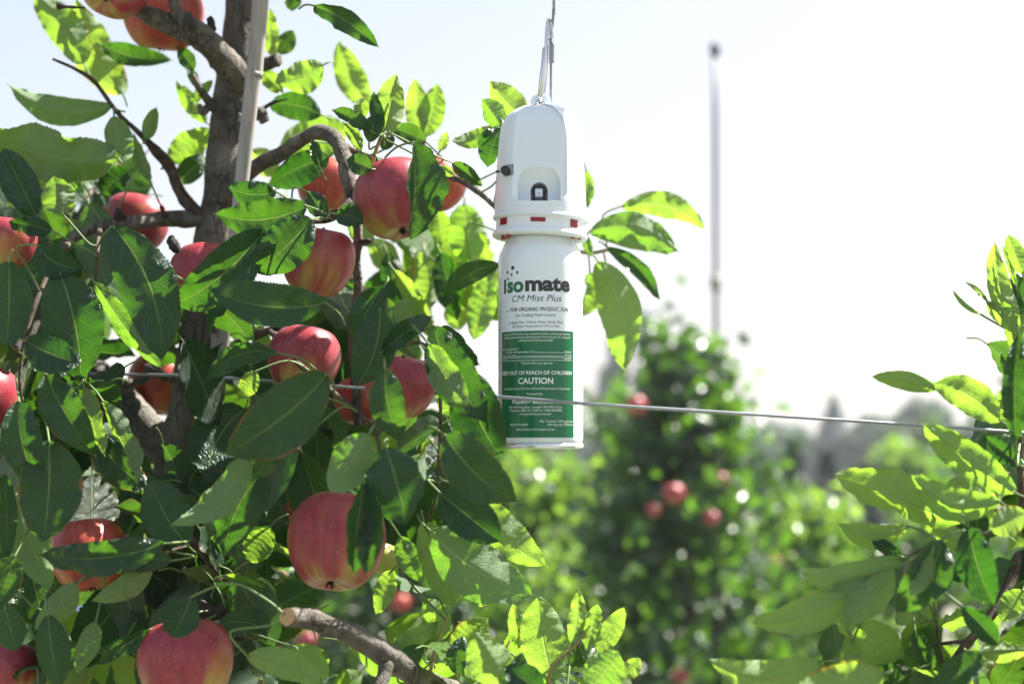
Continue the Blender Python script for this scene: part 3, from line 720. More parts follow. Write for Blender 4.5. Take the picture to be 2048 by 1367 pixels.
HERO_R = """
1872 778 1740 752 42 1.02 U f=26 b=.06
2002 842 1858 752 72 1.0 U f=14 b=.08
2032 986 1850 822 84 .98 U f=16 b=-.04
2036 664 1986 482 56 1.04 U f=18 b=-.03
2046 548 2014 468 40 1.06 U m=y
2032 572 2010 488 16 1.05 U m=y f=30
1964 630 1908 572 14 1.05 U f=35 b=-.12 m=y
1976 606 1930 560 13 1.05 U f=35 b=.1 m=y
1976 604 2036 668 44 1.05 U f=25
1928 1046 1676 912 92 .98 U f=30 r=-28 b=-.06 q=1960,1060,1.0
2002 1004 1812 956 84 .96 U f=20 b=-.14
1818 1052 1670 1032 66 1.0 U f=16 b=-.18 m=y q=1870,1075,1.02
1940 1098 1812 982 56 1.0 U f=24 b=-.05
1802 1116 1584 1124 66 .99 U f=16 b=-.14 m=y q=1850,1110,1.02
1802 1112 1738 1076 30 1.0 T f=20
1738 1150 1490 1242 82 .98 U f=18 b=-.12 q=1800,1130,1.02
1686 1196 1594 1242 46 1.02 U f=18 m=y
1784 1134 1682 1244 78 .97 U f=18 b=-.06
1884 1080 1794 1228 100 .92 T f=18 b=-.06 q=1930,1060,1.0
1862 1110 1826 1196 50 .91 U f=20
1644 1322 1412 1334 72 .98 U f=16 b=-.14 m=y q=1720,1310,1.0
1768 1345 1578 1392 100 .9 U f=10 b=-.08
1718 1246 1806 1352 98 1.04 U f=12 m=y
1936 1050 1992 1218 82 .94 T f=16 b=.05
2052 1026 1975 1050 64 .92 U f=12
1830 1260 1862 1344 58 1.0 T f=18
1962 1304 1868 1384 60 .92 T f=16 b=-.05
1962 1302 2052 1296 60 1.02 U m=y
1925 1212 2002 1296 50 .95 T f=22
2032 880 2036 660 70 .97 T f=18
2052 780 2005 700 44 1.0 T
1832 1205 1790 1250 44 1.03 U m=y
1840 1230 1875 1190 44 1.05 U m=y
1900 1000 1935 940 44 1.06 U m=y
2010 930 1990 870 50 1.04 T
2046 1180 1998 1240 50 1.04 U m=y
1730 1210 1790 1180 44 1.05 T
1700 1290 1640 1250 50 1.06 U m=y
2046 720 2000 600 52 1.05 U f=20
2060 640 2022 540 46 1.06 T f=24
2050 860 1985 780 48 1.04 U m=y f=18
2040 930 1965 870 50 1.02 T f=20
2000 1000 1935 900 52 1.05 U m=y
1900 1060 1850 970 46 1.06 T f=20
1960 1130 1900 1160 60 1.0 T f=18
"""
def heroes(txt, tree, org):
    for line in txt.strip().splitlines():
        t = line.split(); kw = {}
        for x in t[7:]:
            k, v = x.split('='); kw[k] = v if k == 'm' else tuple(float(z) for z in v.split(',')) if k == 'q' else float(v)
        hero(tree, org, *[float(z) for z in t[:6]], t[6], **kw)
heroes(HERO, TM, OM)

GAPS = [(235, 690, 62), (490, 645, 55), (965, 720, 75), (20, 1145, 40), (200, 965, 55), (505, 590, 30), (930, 850, 40), (110, 1240, 60), (150, 620, 0), (700, 1230, 110), (480, 950, 25), (620, 1180, 60), (1000, 660, 40), (265, 830, 95), (370, 860, 75), (335, 760, 60)]
def fill(tree, org, n, x0, x1, y0, y1, Y0, Y1, young, size=(.06, .095), gaps=GAPS, down=.7):
    k = 0; tries = 0
    while k < n and tries < n * 30:
        tries += 1
        px, py = random.uniform(x0, x1), random.uniform(y0, y1)
        if any((px - gx) ** 2 + (py - gy) ** 2 < gr * gr for gx, gy, gr in gaps): continue
        Y = random.uniform(Y0, Y1); p = P(px, py, Y)
        a = V((random.gauss(0, .7), random.gauss(-.1, .5), random.gauss(-down, .5))); nn = V((random.gauss(0, .5), random.gauss(-.2, .7), .6))
        filler(tree, org, p - a.normalized() * .035, random.uniform(*size), a, nn, random.random() < young); k += 1
fill(TM, OM, 60, -60, 560, 560, 1400, 1.2, 1.6, .15)
fill(TM, OM, 16, -40, 240, 480, 1000, 1.2, 1.45, .1)
fill(TM, OM, 40, 420, 950, 700, 1130, 1.2, 1.6, .2)
fill(TM, OM, 14, 290, 500, 1010, 1250, 1.16, 1.32, .1, gaps=[])
fill(TM, OM, 12, 760, 980, 430, 640, 1.48, 1.65, .9)
fill(TM, OM, 10, 560, 900, 1260, 1400, 1.15, 1.4, .8)
fill(TM, OM, 10, 900, 1240, 1310, 1400, 1.1, 1.3, .8)
fill(TM, OM, 14, -20, 520, 1200, 1400, 1.15, 1.4, .3)
fill(TM, OM, 8, -40, 330, 380, 520, 1.4, 1.6, .5, (.05, .07))
def fill_joined(tree, org, n, regions, size=(.06, .095)):
    V_, F_, U_, M_ = [], [], [], []
    while n > 0:
        x0, x1, y0, y1, Y0, Y1 = random.choice(regions); px, py = random.uniform(x0, x1), random.uniform(y0, y1)
        if any((px - gx) ** 2 + (py - gy) ** 2 < gr * gr for gx, gy, gr in GAPS): continue
        a = V((random.gauss(0, .7), random.gauss(-.1, .5), random.gauss(-.7, .5))).normalized(); nn = V((random.gauss(0, .5), random.gauss(-.3, .7), .5)); nn = (nn - a * nn.dot(a)).normalized(); s_ = a.cross(nn)
        L = random.uniform(*size); p = P(px, py, random.uniform(Y0, Y1)) - a * L * .5; vs_, fs, uv, mi = VARS[random.randrange(16)]; o = len(V_)
        V_ += [p - org + (s_ * q.x + a * q.y + nn * q.z) * L for q in vs_]; F_ += [tuple(i + o for i in f) for f in fs]; U_ += uv; M_ += mi; n -= 1
    o = mesh('foliage', V_, F_, None, tree, uvs=U_, matidx=M_, mats=[LEAF, PETIOLE]); o['kind'] = 'stuff'
fill_joined(TM, OM, 150, [(-60, 300, 520, 1250, 1.25, 1.6), (-60, 300, 700, 1380, 1.2, 1.6), (380, 620, 860, 1240, 1.22, 1.6), (520, 960, 760, 1080, 1.25, 1.6), (620, 800, 600, 800, 1.35, 1.6), (280, 520, 980, 1330, 1.2, 1.6), (-40, 260, 380, 560, 1.35, 1.6)])
# leaves added along the sun's rays, mostly out of frame, to shade chosen front leaves
# rays to the bright leaves are kept clear; a loose crown above the frame follows
bright = [(p, L) for ps, dark, L in RECS if not dark for p in ps]
cl = []
for ps, dark, L in RECS:
    if not dark: continue
    for base in ps * 8:
        c = base + V(rng.normal(size=3)) * .022
        for tr in range(40):
            t = random.uniform(.1, 1.3); p = c + S * t; px, py = proj(p)
            inside = -40 < px < 2090 and -150 < py < 1400
            if inside and not ((px < 540 and py > 540) or (px < 900 and py > 760)): continue
            if inside and (p.y < 1.28 or any((px - gx) ** 2 + (py - gy) ** 2 < (gr + 40) ** 2 for gx, gy, gr in GAPS)): continue
            ok = True
            for q, L2 in bright:
                d = p - q; k = d.dot(S)
                if k > .02 and (d - S * k).length < .042: ok = False; break
            if ok: cl.append(p); break
for i in range(260):
    p = P(random.uniform(-900, 700), random.uniform(-1500, -500), random.uniform(1.3, 1.9)); cl.append(p)
print('blockers', len(cl))
leaf_cloud('foliage', cl, [random.uniform(.08, .115) for _ in cl], FARLEAF, TM, OM, droop=.2, wid=.62)  # added shading leaves and the loose crown in one mesh

# ------------------------------------------------------------------ the apple tree on the right, mostly outside the frame
OR = V((P(2230, 890, 1.2).x, 1.2, 0))
TR = empty('apple_tree', OR, 'leafy apple tree shoots reaching in from the right edge', 'tree')
tube('trunk', [tuple(OR + V((0, 0, -.05))) + (.03,), tuple(OR + V((.01, 0, .7))) + (.026,), tuple(OR + V((0, .01, 1.4))) + (.022,), tuple(OR + V((.01, 0, 2.1))) + (.012,)], BARK, TR, OR, sides=16, rough=.15, freq=26)
for pts in ([(2230, 1180, 1.300, 13.6), (2130, 1150, 1.220, 12.75), (2045, 1110, 1.150, 11.9), (2020, 1165, 1.130, 11.049999999999999), (1985, 1225, 1.120, 10.2), (1935, 1285, 1.110, 9.35), (1890, 1345, 1.110, 7.6499999999999995), (1850, 1400, 1.120, 5.95)],
            [(2130, 1150, 1.220, 10.2), (2060, 1080, 1.150, 7.6499999999999995), (2044, 1000, 1.120, 6.8), (2040, 900, 1.100, 5.95), (2038, 800, 1.110, 5.1), (2040, 690, 1.130, 4.25), (2036, 600, 1.140, 2.55)],
            [(2040, 1010, 1.120, 4.25), (1985, 1060, 1.110, 3.4), (1925, 1075, 1.110, 2.975), (1850, 1095, 1.120, 2.55), (1800, 1125, 1.130, 1.7)], [(1940, 1280, 1.110, 4.25), (1860, 1290, 1.110, 3.4), (1780, 1310, 1.110, 2.55), (1700, 1310, 1.110, 1.7)], [(1890, 1340, 1.110, 5.1), (1880, 1300, 1.100, 3.4), (1872, 1240, 1.100, 2.55)]):
    branch(pts, TWIG, 'branch', TR, OR, sides=9, rough=.15)
HERO_R = '\n'.join(' '.join(q[:5] + ['%.3f' % (1.07 + (float(q[5]) - 1.0) * .8)] + q[6:] + (['m=y'] if q[6] == 'U' and 'm=y' not in q else [])) for q in (l.split() for l in HERO_R.strip().splitlines()))  # underside leaves here all take the paler material, standing in for backlight
FOLD = 12
heroes(HERO_R, TR, OR)
FOLD = 0
fill(TR, OR, 16, 1900, 2100, 980, 1400, 1.12, 1.35, .7, (.05, .075), gaps=[(1700, 1000, 90)])
fill_joined(TR, OR, 16, [(1900, 2120, 980, 1400, 1.2, 1.4), (2010, 2120, 560, 950, 1.15, 1.3)], (.05, .08))
fill(TR, OR, 8, 1600, 1900, 1290, 1400, 1.03, 1.2, .7, (.05, .07), gaps=[])
cl = [P(random.uniform(2120, 2500), random.uniform(1150, 1900), random.uniform(1.0, 1.5)) for _ in range(160)]
leaf_cloud('foliage', cl, [random.uniform(.06, .09) for _ in cl], FARLEAF, TR, OR)

# ------------------------------------------------------------------ apples
def apple_mesh(seed, mat):
    rr = random.Random(seed); vs_, fs = [], []; nt, npf = 44, 34
    lob = [rr.uniform(0, 6.28) for _ in range(3)]
    for i in range(npf + 1):
        ph = math.pi * i / npf
        for k in range(nt):
            th = 2 * math.pi * k / nt
            rad = .5 * (1 + .62 * math.sin(ph)) * 1.0
            # profile: cardioid-like top hollow and shallow bottom hollow
            z = .92 * math.cos(ph) - .3 * math.exp(-(ph / .3) ** 2) + .2 * math.exp(-((math.pi - ph) / .34) ** 2)
            x = math.sin(ph) ** .86 * (1.0 + .1 * math.cos(ph)) if 0 < i < npf else 0.0
            l5 = 1 + .035 * math.cos(5 * th + lob[0]) * max(0, -math.cos(ph)) ** 1.2 + .03 * math.cos(2 * th + lob[1]) + .02 * math.cos(3 * th + lob[2])
            vs_.append(V((x * l5 * math.cos(th), x * l5 * math.sin(th), z * (1 + .04 * math.cos(th + lob[1]) * (1 - abs(math.cos(ph)))))))
    for i in range(npf):
        for k in range(nt): fs.append((i * nt + k, (i + 1) * nt + k, (i + 1) * nt + (k + 1) % nt, i * nt + (k + 1) % nt))
    me = bpy.data.meshes.new('apple'); me.from_pydata(vs_, [], fs); me.materials.append(mat); me.polygons.foreach_set('use_smooth', [True] * len(fs)); me.validate(); me.update(); return me
AM = {m: [apple_mesh(i * 7 + j, mt) for i in range(3)] for j, (m, mt) in enumerate((('r', APPLE_RED), ('o', APPLE_ORANGE), ('g', APPLE_GREEN)))}
v_, f_ = tube_geo([(0, 0, .44, .05), (.01, 0, .6, .035), (.03, .01, .75, .03), (.06, .02, .84, .045)], sides=8, n=4); STEM = bpy.data.meshes.new('stem'); STEM.from_pydata(v_, [], f_); STEM.materials.append(TWIG)
v_, f_ = [], []
for k in range(5):
    th = k * 1.2566; e = V((math.cos(th), math.sin(th), 0)); s_ = V((-e.y, e.x, 0)); o = len(v_)
    v_ += [e * .03 + s_ * .045 + V((0, 0, -.73)), e * .03 - s_ * .045 + V((0, 0, -.73)), e * .1 + V((0, 0, -.8)) - s_ * .03, e * .1 + V((0, 0, -.8)) + s_ * .03, e * .07 + V((0, 0, -.87))]
    f_ += [(o, o + 1, o + 2, o + 3), (o + 3, o + 2, o + 4)]
CALYX = bpy.data.meshes.new('calyx'); CALYX.from_pydata(v_, [], f_); CALYX.materials.append(DARKBUD)
def apple(px, py, d, Y, mat, label, tilt=(0, 0), spin=0, sq=1.0, group='apples on the near tree', parts=True):
    o = bpy.data.objects.new('apple', random.choice(AM[mat])); link(o); o.location = P(px, py, Y)
    s = d * .5 * PX(Y) / 1.02; o.scale = (s, s, s * sq * 1.06); o.rotation_euler = (R(tilt[0] if tilt[0] else -9), R(tilt[1]), R(spin) if spin else random.uniform(0, 6.28))
    o.rotation_mode = 'ZYX'; tag(o, label, 'apple', group)
    if parts:
        link(bpy.data.objects.new('stem', STEM), o); link(bpy.data.objects.new('calyx', CALYX), o)
    return o
apple(230, -28, 142, 1.29, 'r', 'red apple cut off by the top edge showing its calyx', (-48, 8))
apple(327, 32, 162, 1.4, 'o', 'orange red apple behind the thick top branch', (10, 6))
apple(269, 450, 136, 1.45, 'r', 'pink red apple behind the level branch left of the trunk', (0, 12))
apple(14, 484, 118, 1.2, 'r', 'dark pink apple at the left edge above the hanging leaves', (5, 8))
apple(410, 550, 140, 1.3, 'r', 'pink apple in front of the trunk half covered by a bluish leaf', (0, -8))
apple(652, 372, 122, 1.42, 'o', 'shaded orange apple behind the crooked branch', (0, 8))
apple(792, 399, 172, 1.225, 'r', 'large red striped apple crossed by one dark hanging leaf', (-14, -12))
apple(872, 368, 120, 1.38, 'o', 'small apple peeping out behind the large striped one', (0, 12))
apple(634, 523, 150, 1.225, 'r', 'red apple left of the dark vertical twig with leaves over its left side', (4, 10), sq=1.05)
apple(608, 720, 152, 1.26, 'r', 'shaded apple above the largest blue green leaf', (0, 10))
apple(800, 772, 142, 1.17, 'r', 'purple pink apple with orange base left of the can', (6, 10), sq=1.0)
apple(722, 800, 108, 1.33, 'o', 'mostly hidden apple just left of the purple pink one', (0, -10))
apple(318, 768, 128, 1.46, 'o', 'orange apple behind the thin wire left of the trunk', (0, 6), sq=1.08)
apple(-34, 797, 150, 1.2, 'r', 'red apple cut off by the left edge beside dry leaves', (0, 8))
apple(177, 1110, 160, 1.2, 'o', 'orange apple with one long dark leaf across it', (0, -10))
apple(671, 1084, 205, 1.125, 'r', 'largest hanging apple with white speckles and a yellow base', (-20, 4), sq=1.03)
apple(372, 1325, 192, 1.12, 'r', 'pink apple at the bottom edge with a sunlit right shoulder', (0, -6))
apple(22, 1335, 110, 1.25, 'r', 'apple low in the left corner with only its sunlit side showing', (0, 0))
apple(768, 1118, 68, 1.25, 'g', 'small unripe yellow green apple right of the largest apple', (10, 20))
apple(556, 1010, 74, 1.4, 'o', 'small orange apple deep between leaves left of the largest apple', (0, 0))
GB = 'apples on the row behind'
apple(1347, 988, 46, 5.05, 'r', 'brightest blurred red apple on the dense dark tree', group=GB)
apple(1438, 962, 38, 5.2, 'r', 'blurred red apple at the right side of the dense dark tree', group=GB)
apple(1422, 1036, 32, 5.05, 'r', 'dim red apple on the dark tree under two bright glints', group=GB)
apple(1272, 812, 44, 5.15, 'r', 'blurred red apple at the wire height right of the can', group=GB)
apple(1306, 1022, 30, 5.2, 'r', 'dim reddish apple left of the brightest blurred one', group=GB)
apple(800, 1205, 40, 5.2, 'o', 'far reddish apple below the small green apple', group=GB)
apple(615, 1282, 46, 5.4, 'r', 'far red apple under the sawn branch', group=GB)
apple(1362, 1352, 32, 5.1, 'r', 'dim red apple at the bottom edge under the dark tree', group=GB)
apple(1548, 1128, 34, 6.2, 'o', 'orange blurred apple beside the sparse pale tree', group=GB)
apple(1985, 1352, 56, 1.35, 'r', 'red apple deep in the shoots in the lower right corner')

# ------------------------------------------------------------------ cane stake and wires
ST = empty('bamboo_stake', V((P(395, 890, 1.31).x, 1.31, 0)), 'pale grey cane stake leaning along the tree trunk', 'stake')
sp = [tuple(ST.location + V((-.02, 0, -.05))) + (.0055,)] + pxpath([(420, 1000, 1.325, 11), (437, 800, 1.325, 12), (456, 610, 1.325, 13), (486, 340, 1.325, 15), (506, 160, 1.32, 16), (508, 150, 1.32, 18.5), (510, 140, 1.32, 16), (522, -10, 1.315, 16.5), (548, -350, 1.31, 17)])
tube('cane', sp, CANE, ST, ST.location, sides=16, n=6)
WR = empty('trellis_wire', P(1005, 797, 1.13), 'grey trellis wire crossing in front of the white can', 'wire')
tube('strand', pxpath([(-400, 735, 1.42, 2.6), (190, 747, 1.34, 2.8), (400, 752, 1.3, 2.8), (700, 774, 1.22, 3), (880, 787, 1.17, 3.1), (1005, 794, 1.14, 3.5), (1085, 800, 1.128, 3.5), (1170, 807, 1.115, 3.6), (1500, 828, 1.11, 3.5), (1880, 853, 1.115, 3.4), (2600, 905, 1.13, 3.4)]), WIRE, WR, WR.location, sides=8, n=6)

# ------------------------------------------------------------------ the dispenser
YC = 1.2; SP = PX(YC); CX = P(1081, 700, YC).x
def Z(py): return P(1081, py, YC).z
DO = V((CX, YC, Z(896)))
DP = empty('mist_dispenser', DO, 'white aerosol pest dispenser with green label hanging in the middle', 'dispenser')
zz = lambda py: Z(py) - DO.z
def prof(l): return [(r * SP, zz(y)) for r, y in l]
can = lathe('can', prof([(0, 892), (60, 892), (70, 889), (82.5, 886), (83.6, 883), (84.2, 880), (85, 876)] + [(85, 876 - i * 11) for i in range(1, 31)] + [(85, 530), (84.6, 522), (83, 513), (80, 504), (75.5, 495), (71, 486), (67.5, 478), (66, 470), (0, 466)]), CANPAINT, DP, seg=128)
lathe('base_rim', prof([(80, 897), (84, 896.6), (85.6, 895), (86, 892), (85.3, 888), (83.5, 885.5), (80, 886), (80, 897)]), RIMMETAL, can, seg=96)
RC = 85 * SP
def patch(name, px0, px1, py0, py1, mat, parent, off, rad=RC, nx=24, ny=1, cx=1081, solid=0):
    t0, t1 = math.asin(max(-1, min(1, (px0 - cx) * SP / rad))), math.asin(max(-1, min(1, (px1 - cx) * SP / rad)))
    vs_ = []; r = rad + off
    for j in range(ny + 1):
        for i in range(nx + 1):
            t = t0 + (t1 - t0) * i / nx; vs_.append((r * math.sin(t), -r * math.cos(t), zz(py1 + (py0 - py1) * j / ny)))
    fs = [(j * (nx + 1) + i, j * (nx + 1) + i + 1, (j + 1) * (nx + 1) + i + 1, (j + 1) * (nx + 1) + i) for j in range(ny) for i in range(nx)]
    return mesh(name, vs_, fs, mat, parent)
patch('label_panel', 1004, 1144.5, 667, 875, LABELGREEN, can, .00006, nx=48)
def lettering(txt, px0, px1, base, cap, mat, bold=0.0, shear=0.0):
    cu = bpy.data.curves.new('lettering', 'FONT'); cu.body = txt; cu.size = 1; cu.offset = bold; cu.shear = shear; cu.resolution_u = 3
    ob = bpy.data.objects.new('lettering', cu); sc.collection.objects.link(ob)
    dg = bpy.context.evaluated_depsgraph_get(); dg.update(); me = bpy.data.meshes.new_from_object(ob.evaluated_get(dg))
    bpy.data.objects.remove(ob)
    bm = bmesh.new(); bm.from_mesh(me); xs = [v.co.x for v in bm.verts]; a, b = min(xs), max(xs)
    t0, t1 = math.asin((px0 - 1081) / 85.5), math.asin((px1 - 1081) / 85.5)
    nst = max(2, int((px1 - px0) / 4))
    for i in range(1, nst):
        bmesh.ops.bisect_plane(bm, geom=bm.verts[:] + bm.edges[:] + bm.faces[:], plane_co=(a + (b - a) * i / nst, 0, 0), plane_no=(1, 0, 0))
    r = RC + .00014; k = cap * SP / .727
    for v in bm.verts:
        t = t0 + (t1 - t0) * (v.co.x - a) / (b - a); v.co = (r * math.sin(t), -r * math.cos(t), zz(base) + v.co.y * k)
    bm.to_mesh(me); bm.free(); me.materials.clear(); me.materials.append(mat)
    return link(bpy.data.objects.new('lettering', me), can)
D, G_, W_ = INKDARK, INKGREEN, INKWHITE
patch('lettering', 1008.3, 1012.5, 564, 592, G_, can, .00014, nx=2)
for args in (('so', 1014.6, 1046.8, 590, 30, G_, .04), ('mate', 1049.5, 1138, 588.5, 29, D, .045), ('\u00ae', 1137, 1140.5, 569, 4, D), ('CM Mist Plus', 1024, 1121, 609.5, 13, D, 0, .22),
             ('FOR ORGANIC PRODUCTION', 1021, 1134, 628.4, 7.6, D, .018), ('For Codling Moth Control', 1031, 1109, 639, 5.8, D), ('In Apple, Pear, Walnut, Pecan, Peach, Plum,', 1018, 1125, 652.3, 5.2, D), ('and Other Crops where CM is a Pest', 1024.5, 1117, 660, 5.2, D),
             ('Isomate CM Mist Plus is an aerosol canister containing behavior', 1008, 1138, 674.6, 4.2, W_), ('modifying biochemicals (pheromones) that disrupt the mating of', 1008, 1138, 681, 4.2, W_), ('codling moth (Cydia pomonella).', 1036, 1104.5, 687.3, 4.2, W_),
             ('Active Ingredient*:', 1006, 1036.5, 703.6, 4.2, W_), ('(E, E)-8, 10-Dodecadien-1-ol', 1012, 1066.5, 709.8, 4.2, W_), ('20.84 %', 1127, 1140.5, 709.8, 4.2, W_), ('Other Ingredients', 1006, 1034, 716.6, 4.2, W_), ('79.16 %', 1127, 1140.5, 716.6, 4.2, W_),
             ('Total', 1006, 1013, 725, 4.2, W_), ('100.00 %', 1125, 1140.5, 725, 4.2, W_), ('*Contains 50.1 g a.i. per can', 1040.7, 1103, 731.8, 4.6, W_), ('KEEP OUT OF REACH OF CHILDREN', 1005, 1141, 752, 7.4, W_, .014), ('CAUTION', 1035.8, 1104, 770, 12, W_, .02),
             ('See side/back panel for First Aid and Precautionary Statements', 1008, 1136.7, 781.3, 4.4, W_), ('Produced for:', 1053, 1083.7, 792, 4.6, W_), ('Pacific', 1025, 1054.5, 808.8, 8, W_, .012), ('Biocontrol', 1064.5, 1115, 808.8, 8, W_, .012),
             ('1831 NW Kings Blvd. Corvallis, OR 97330 U.S.A.', 1018, 1122, 817.6, 4.4, W_), ('Telephone (360) 571-2247 or 1-800-999-8805', 1019, 1122, 824, 4.4, W_), ('www.pacificbiocontrol.com', 1038, 1100, 830.8, 4.4, W_),
             ('Net  Contents: 240.0 g per can', 1078, 1142, 845, 4.6, W_), ('EPA Reg. No: 53575-41', 1093.7, 1142, 851.8, 4.6, W_), ('4631-PA-001', 1020, 1054.5, 851.8, 4.6, W_), ('Batch Code #: See bottom of can', 1033, 1106.7, 861, 4.6, W_)):
    lettering(*args)
for x0, x1, y in ((1068, 1125, 709.4), (1035.5, 1125, 716.2), (1014.5, 1124, 724.4)): patch('leader_line', x0, x1, y - .35, y + .35, W_, can, .00014, nx=14)
patch('rule', 1006, 1141, 718.6, 719.4, W_, can, .00014, nx=20)
def dot(x, y, rx, ry, mat, rot=0):
    vs_ = []
    for k in range(15):
        th = 0 if k == 14 else k * math.pi / 7; rr = 0 if k == 14 else 1
        dx, dy = rr * rx * math.cos(th), rr * ry * math.sin(th); dx, dy = dx * math.cos(rot) - dy * math.sin(rot), dx * math.sin(rot) + dy * math.cos(rot)
        t = math.asin((x + dx - 1081) / 85.5); r = RC + .00014; vs_.append((r * math.sin(t), -r * math.cos(t), zz(y + dy)))
    mesh('logo_mark', vs_, [(14, (k + 1) % 14, k) for k in range(14)], mat, can)
for x, y, rx, ry in ((1025, 542.7, 3.1, 4), (1015, 550.4, 1.9, 2.6), (1034, 552.2, 2.3, 2.8), (1022.8, 555.4, 1.9, 2.5), (1015.7, 563.6, 1.6, 2.3)): dot(x, y, rx, ry, D)
dot(1014.2, 626.5, 1.7, .8, D, .6); dot(1017, 627.2, 1.5, .8, D, -.7); dot(1059.5, 804, .9, 4.6, W_, .6); dot(1058, 805.5, .8, 2.6, W_, .9)
# fine print down both flanks of the can, too small to read: rows of short bars
def fine_print(cx0, cx1, py0, py1, step, seed):
    rr = random.Random(seed); vs_, fs = [], []; r = RC + .0001; y = py0
    t0, t1 = math.asin((cx0 - 1081) / 85.5), math.asin((cx1 - 1081) / 85.5)
    while y < py1:
        t = t0
        if rr.random() < .12: y += step; continue
        while t < t1:
            dt = rr.uniform(.012, .045); e = min(t1, t + dt); o = len(vs_); h = rr.uniform(1.1, 1.9)
            for q, zq in ((t, y), (e, y), (e, y - h), (t, y - h)): vs_.append((r * math.sin(q), -r * math.cos(q), zz(zq)))
            fs.append((o, o + 1, o + 2, o + 3)); t = e + rr.uniform(.008, .02)
        y += step
    o = mesh('fine_print', vs_, fs, INKGREY, can); o['kind'] = 'stuff'
fine_print(1147.5, 1162, 562, 868, 6.7, 3); fine_print(998, 1001.8, 562, 868, 6.2, 5)

# housing: a lathed dome with the front panel, nozzle niche and switch recess cut out of it
dome = lathe('housing', prof([(0, 437), (92.5, 437), (92.8, 432), (92, 405), (90, 370), (87.5, 330), (85, 296), (82.5, 274), (79, 256), (74, 243), (66, 232), (55, 223.5), (42, 217.5), (28, 213.5), (14, 211.8), (0, 211.3)]), WHITEPLASTIC, DP, seg=160)
def cutter(rows):
    """rows: (py, half width px, back depth px from the axis, centre px) from bottom to top"""
    vs_, fs = [], []
    for py, hw, d, cx in rows:
        z = zz(py)
        for x, y in ((cx - hw, -d), (cx + hw, -d), (cx + hw, -140), (cx - hw, -140)): vs_.append(((x - 1081) * SP, y * SP, z))
    n = len(rows)
    for i in range(n - 1):
        for k in range(4): k2 = (k + 1) % 4; fs.append((i * 4 + k, i * 4 + k2, i * 4 + 4 + k2, i * 4 + 4 + k))
    fs.append((3, 2, 1, 0)); b = (n - 1) * 4; fs.append((b, b + 1, b + 2, b + 3))
    me = bpy.data.meshes.new('cut'); me.from_pydata(vs_, [], fs); bm = bmesh.new(); bm.from_mesh(me); bmesh.ops.recalc_face_normals(bm, faces=bm.faces[:]); bm.to_mesh(me); bm.free()
    return link(bpy.data.objects.new('cut', me), DP)
def cut(o, c):
    m = o.modifiers.new('b', 'BOOLEAN'); m.operation = 'DIFFERENCE'; m.solver = 'EXACT'; m.object = c
    dg = bpy.context.evaluated_depsgraph_get(); dg.update(); me = bpy.data.meshes.new_from_object(o.evaluated_get(dg)); o.modifiers.clear(); o.data = me; bpy.data.objects.remove(c)
dr = lambda py: float(np.interp(py, [211, 213.5, 217.5, 223.5, 232, 243, 256, 274, 296, 330, 370, 405, 437], [3, 28, 42, 55, 66, 74, 79, 82.5, 85, 87.5, 90, 92, 92.8]))
rows = []
for py in list(np.linspace(407, 393, 8)) + list(np.linspace(388, 292, 12)) + list(np.linspace(287, 213.4, 22)):
    hw = 56.0
    if py > 393: hw = 56 - 14 * (1 - math.sqrt(max(0, 1 - ((py - 393) / 14) ** 2)))
    if py < 292: hw = 56 * math.sqrt(max(.0025, 1 - ((292 - py) / 80) ** 2))
    rows.append((py, hw, dr(py) * .78, 1076.5))
cut(dome, cutter(rows))
rows = []
for py in np.linspace(414, 340.6, 26):
    hw = 42.0
    if py < 382: hw = 42 * math.sqrt(max(.003, 1 - ((382 - py) / 42) ** 2))
    k = (414 - py) / 73; rows.append((py, hw, 42 + 30 * k ** 1.6, 1077.5))
cut(dome, cutter(rows))
rows = []
for py in np.linspace(415.5, 373, 16):
    hw = 17.0
    if py < 390: hw = 17 * math.sqrt(max(.004, 1 - ((390 - py) / 17.2) ** 2))
    rows.append((py, hw, 22, 1078))
cut(dome, cutter(rows))
# recess for the switch on the left flank
cut(dome, cutter([(362.5, 14.5, 52, 1012), (362, 15, 52, 1012), (341, 15, 52, 1012), (340.5, 14.5, 52, 1012)]))
me = dome.data
if not me.materials: me.materials.append(WHITEPLASTIC)
bmx = bmesh.new(); bmx.from_mesh(me); bmesh.ops.remove_doubles(bmx, verts=bmx.verts[:], dist=1e-6)
bmx.to_mesh(me); bmx.free(); me.polygons.foreach_set('use_smooth', [True] * len(me.polygons)); sharp(dome, 32)
bv = dome.modifiers.new('edge_softening', 'BEVEL'); bv.width = .0017; bv.segments = 2; bv.limit_method = 'ANGLE'; bv.angle_limit = R(35); bv.harden_normals = False
def lz(px, d, py): return ((px - 1081) * SP, -d * SP, zz(py))
box('nozzle_back', lz(1078, 24, 395), (17.5 * SP, 1.2 * SP, 22 * SP), GREYPLASTIC, dome, 0)
box('nozzle_post', lz(1078, 32, 408), (8 * SP, 6 * SP, 7 * SP), GREYPLASTIC, dome, .0006)
noz = box('nozzle', lz(1077.5, 38, 392.5), (7.6 * SP, 8 * SP, 8.5 * SP), WHITEPLASTIC, dome, .0008)
v, f = tube_geo([lz(1077.5, 45, 394) + (4.6 * SP,), lz(1077.5, 48.5, 394) + (4.6 * SP,), lz(1077.5, 49.5, 394) + (3.6 * SP,)], sides=20, n=3); mesh('spray_button', v, f, WHITEPLASTIC, dome)
v, f = tube_geo([lz(1077.5, 49, 394) + (1.2 * SP,), lz(1077.5, 50.3, 394) + (1.1 * SP,)], sides=10, n=1); mesh('spray_hole', v, f, BLACKPLASTIC, dome)
for x0 in (1063.5, 1092.5): box('nozzle_guide', lz(x0, 34, 404), (2 * SP, 8 * SP, 11 * SP), GREYPLASTIC, dome, .0004)
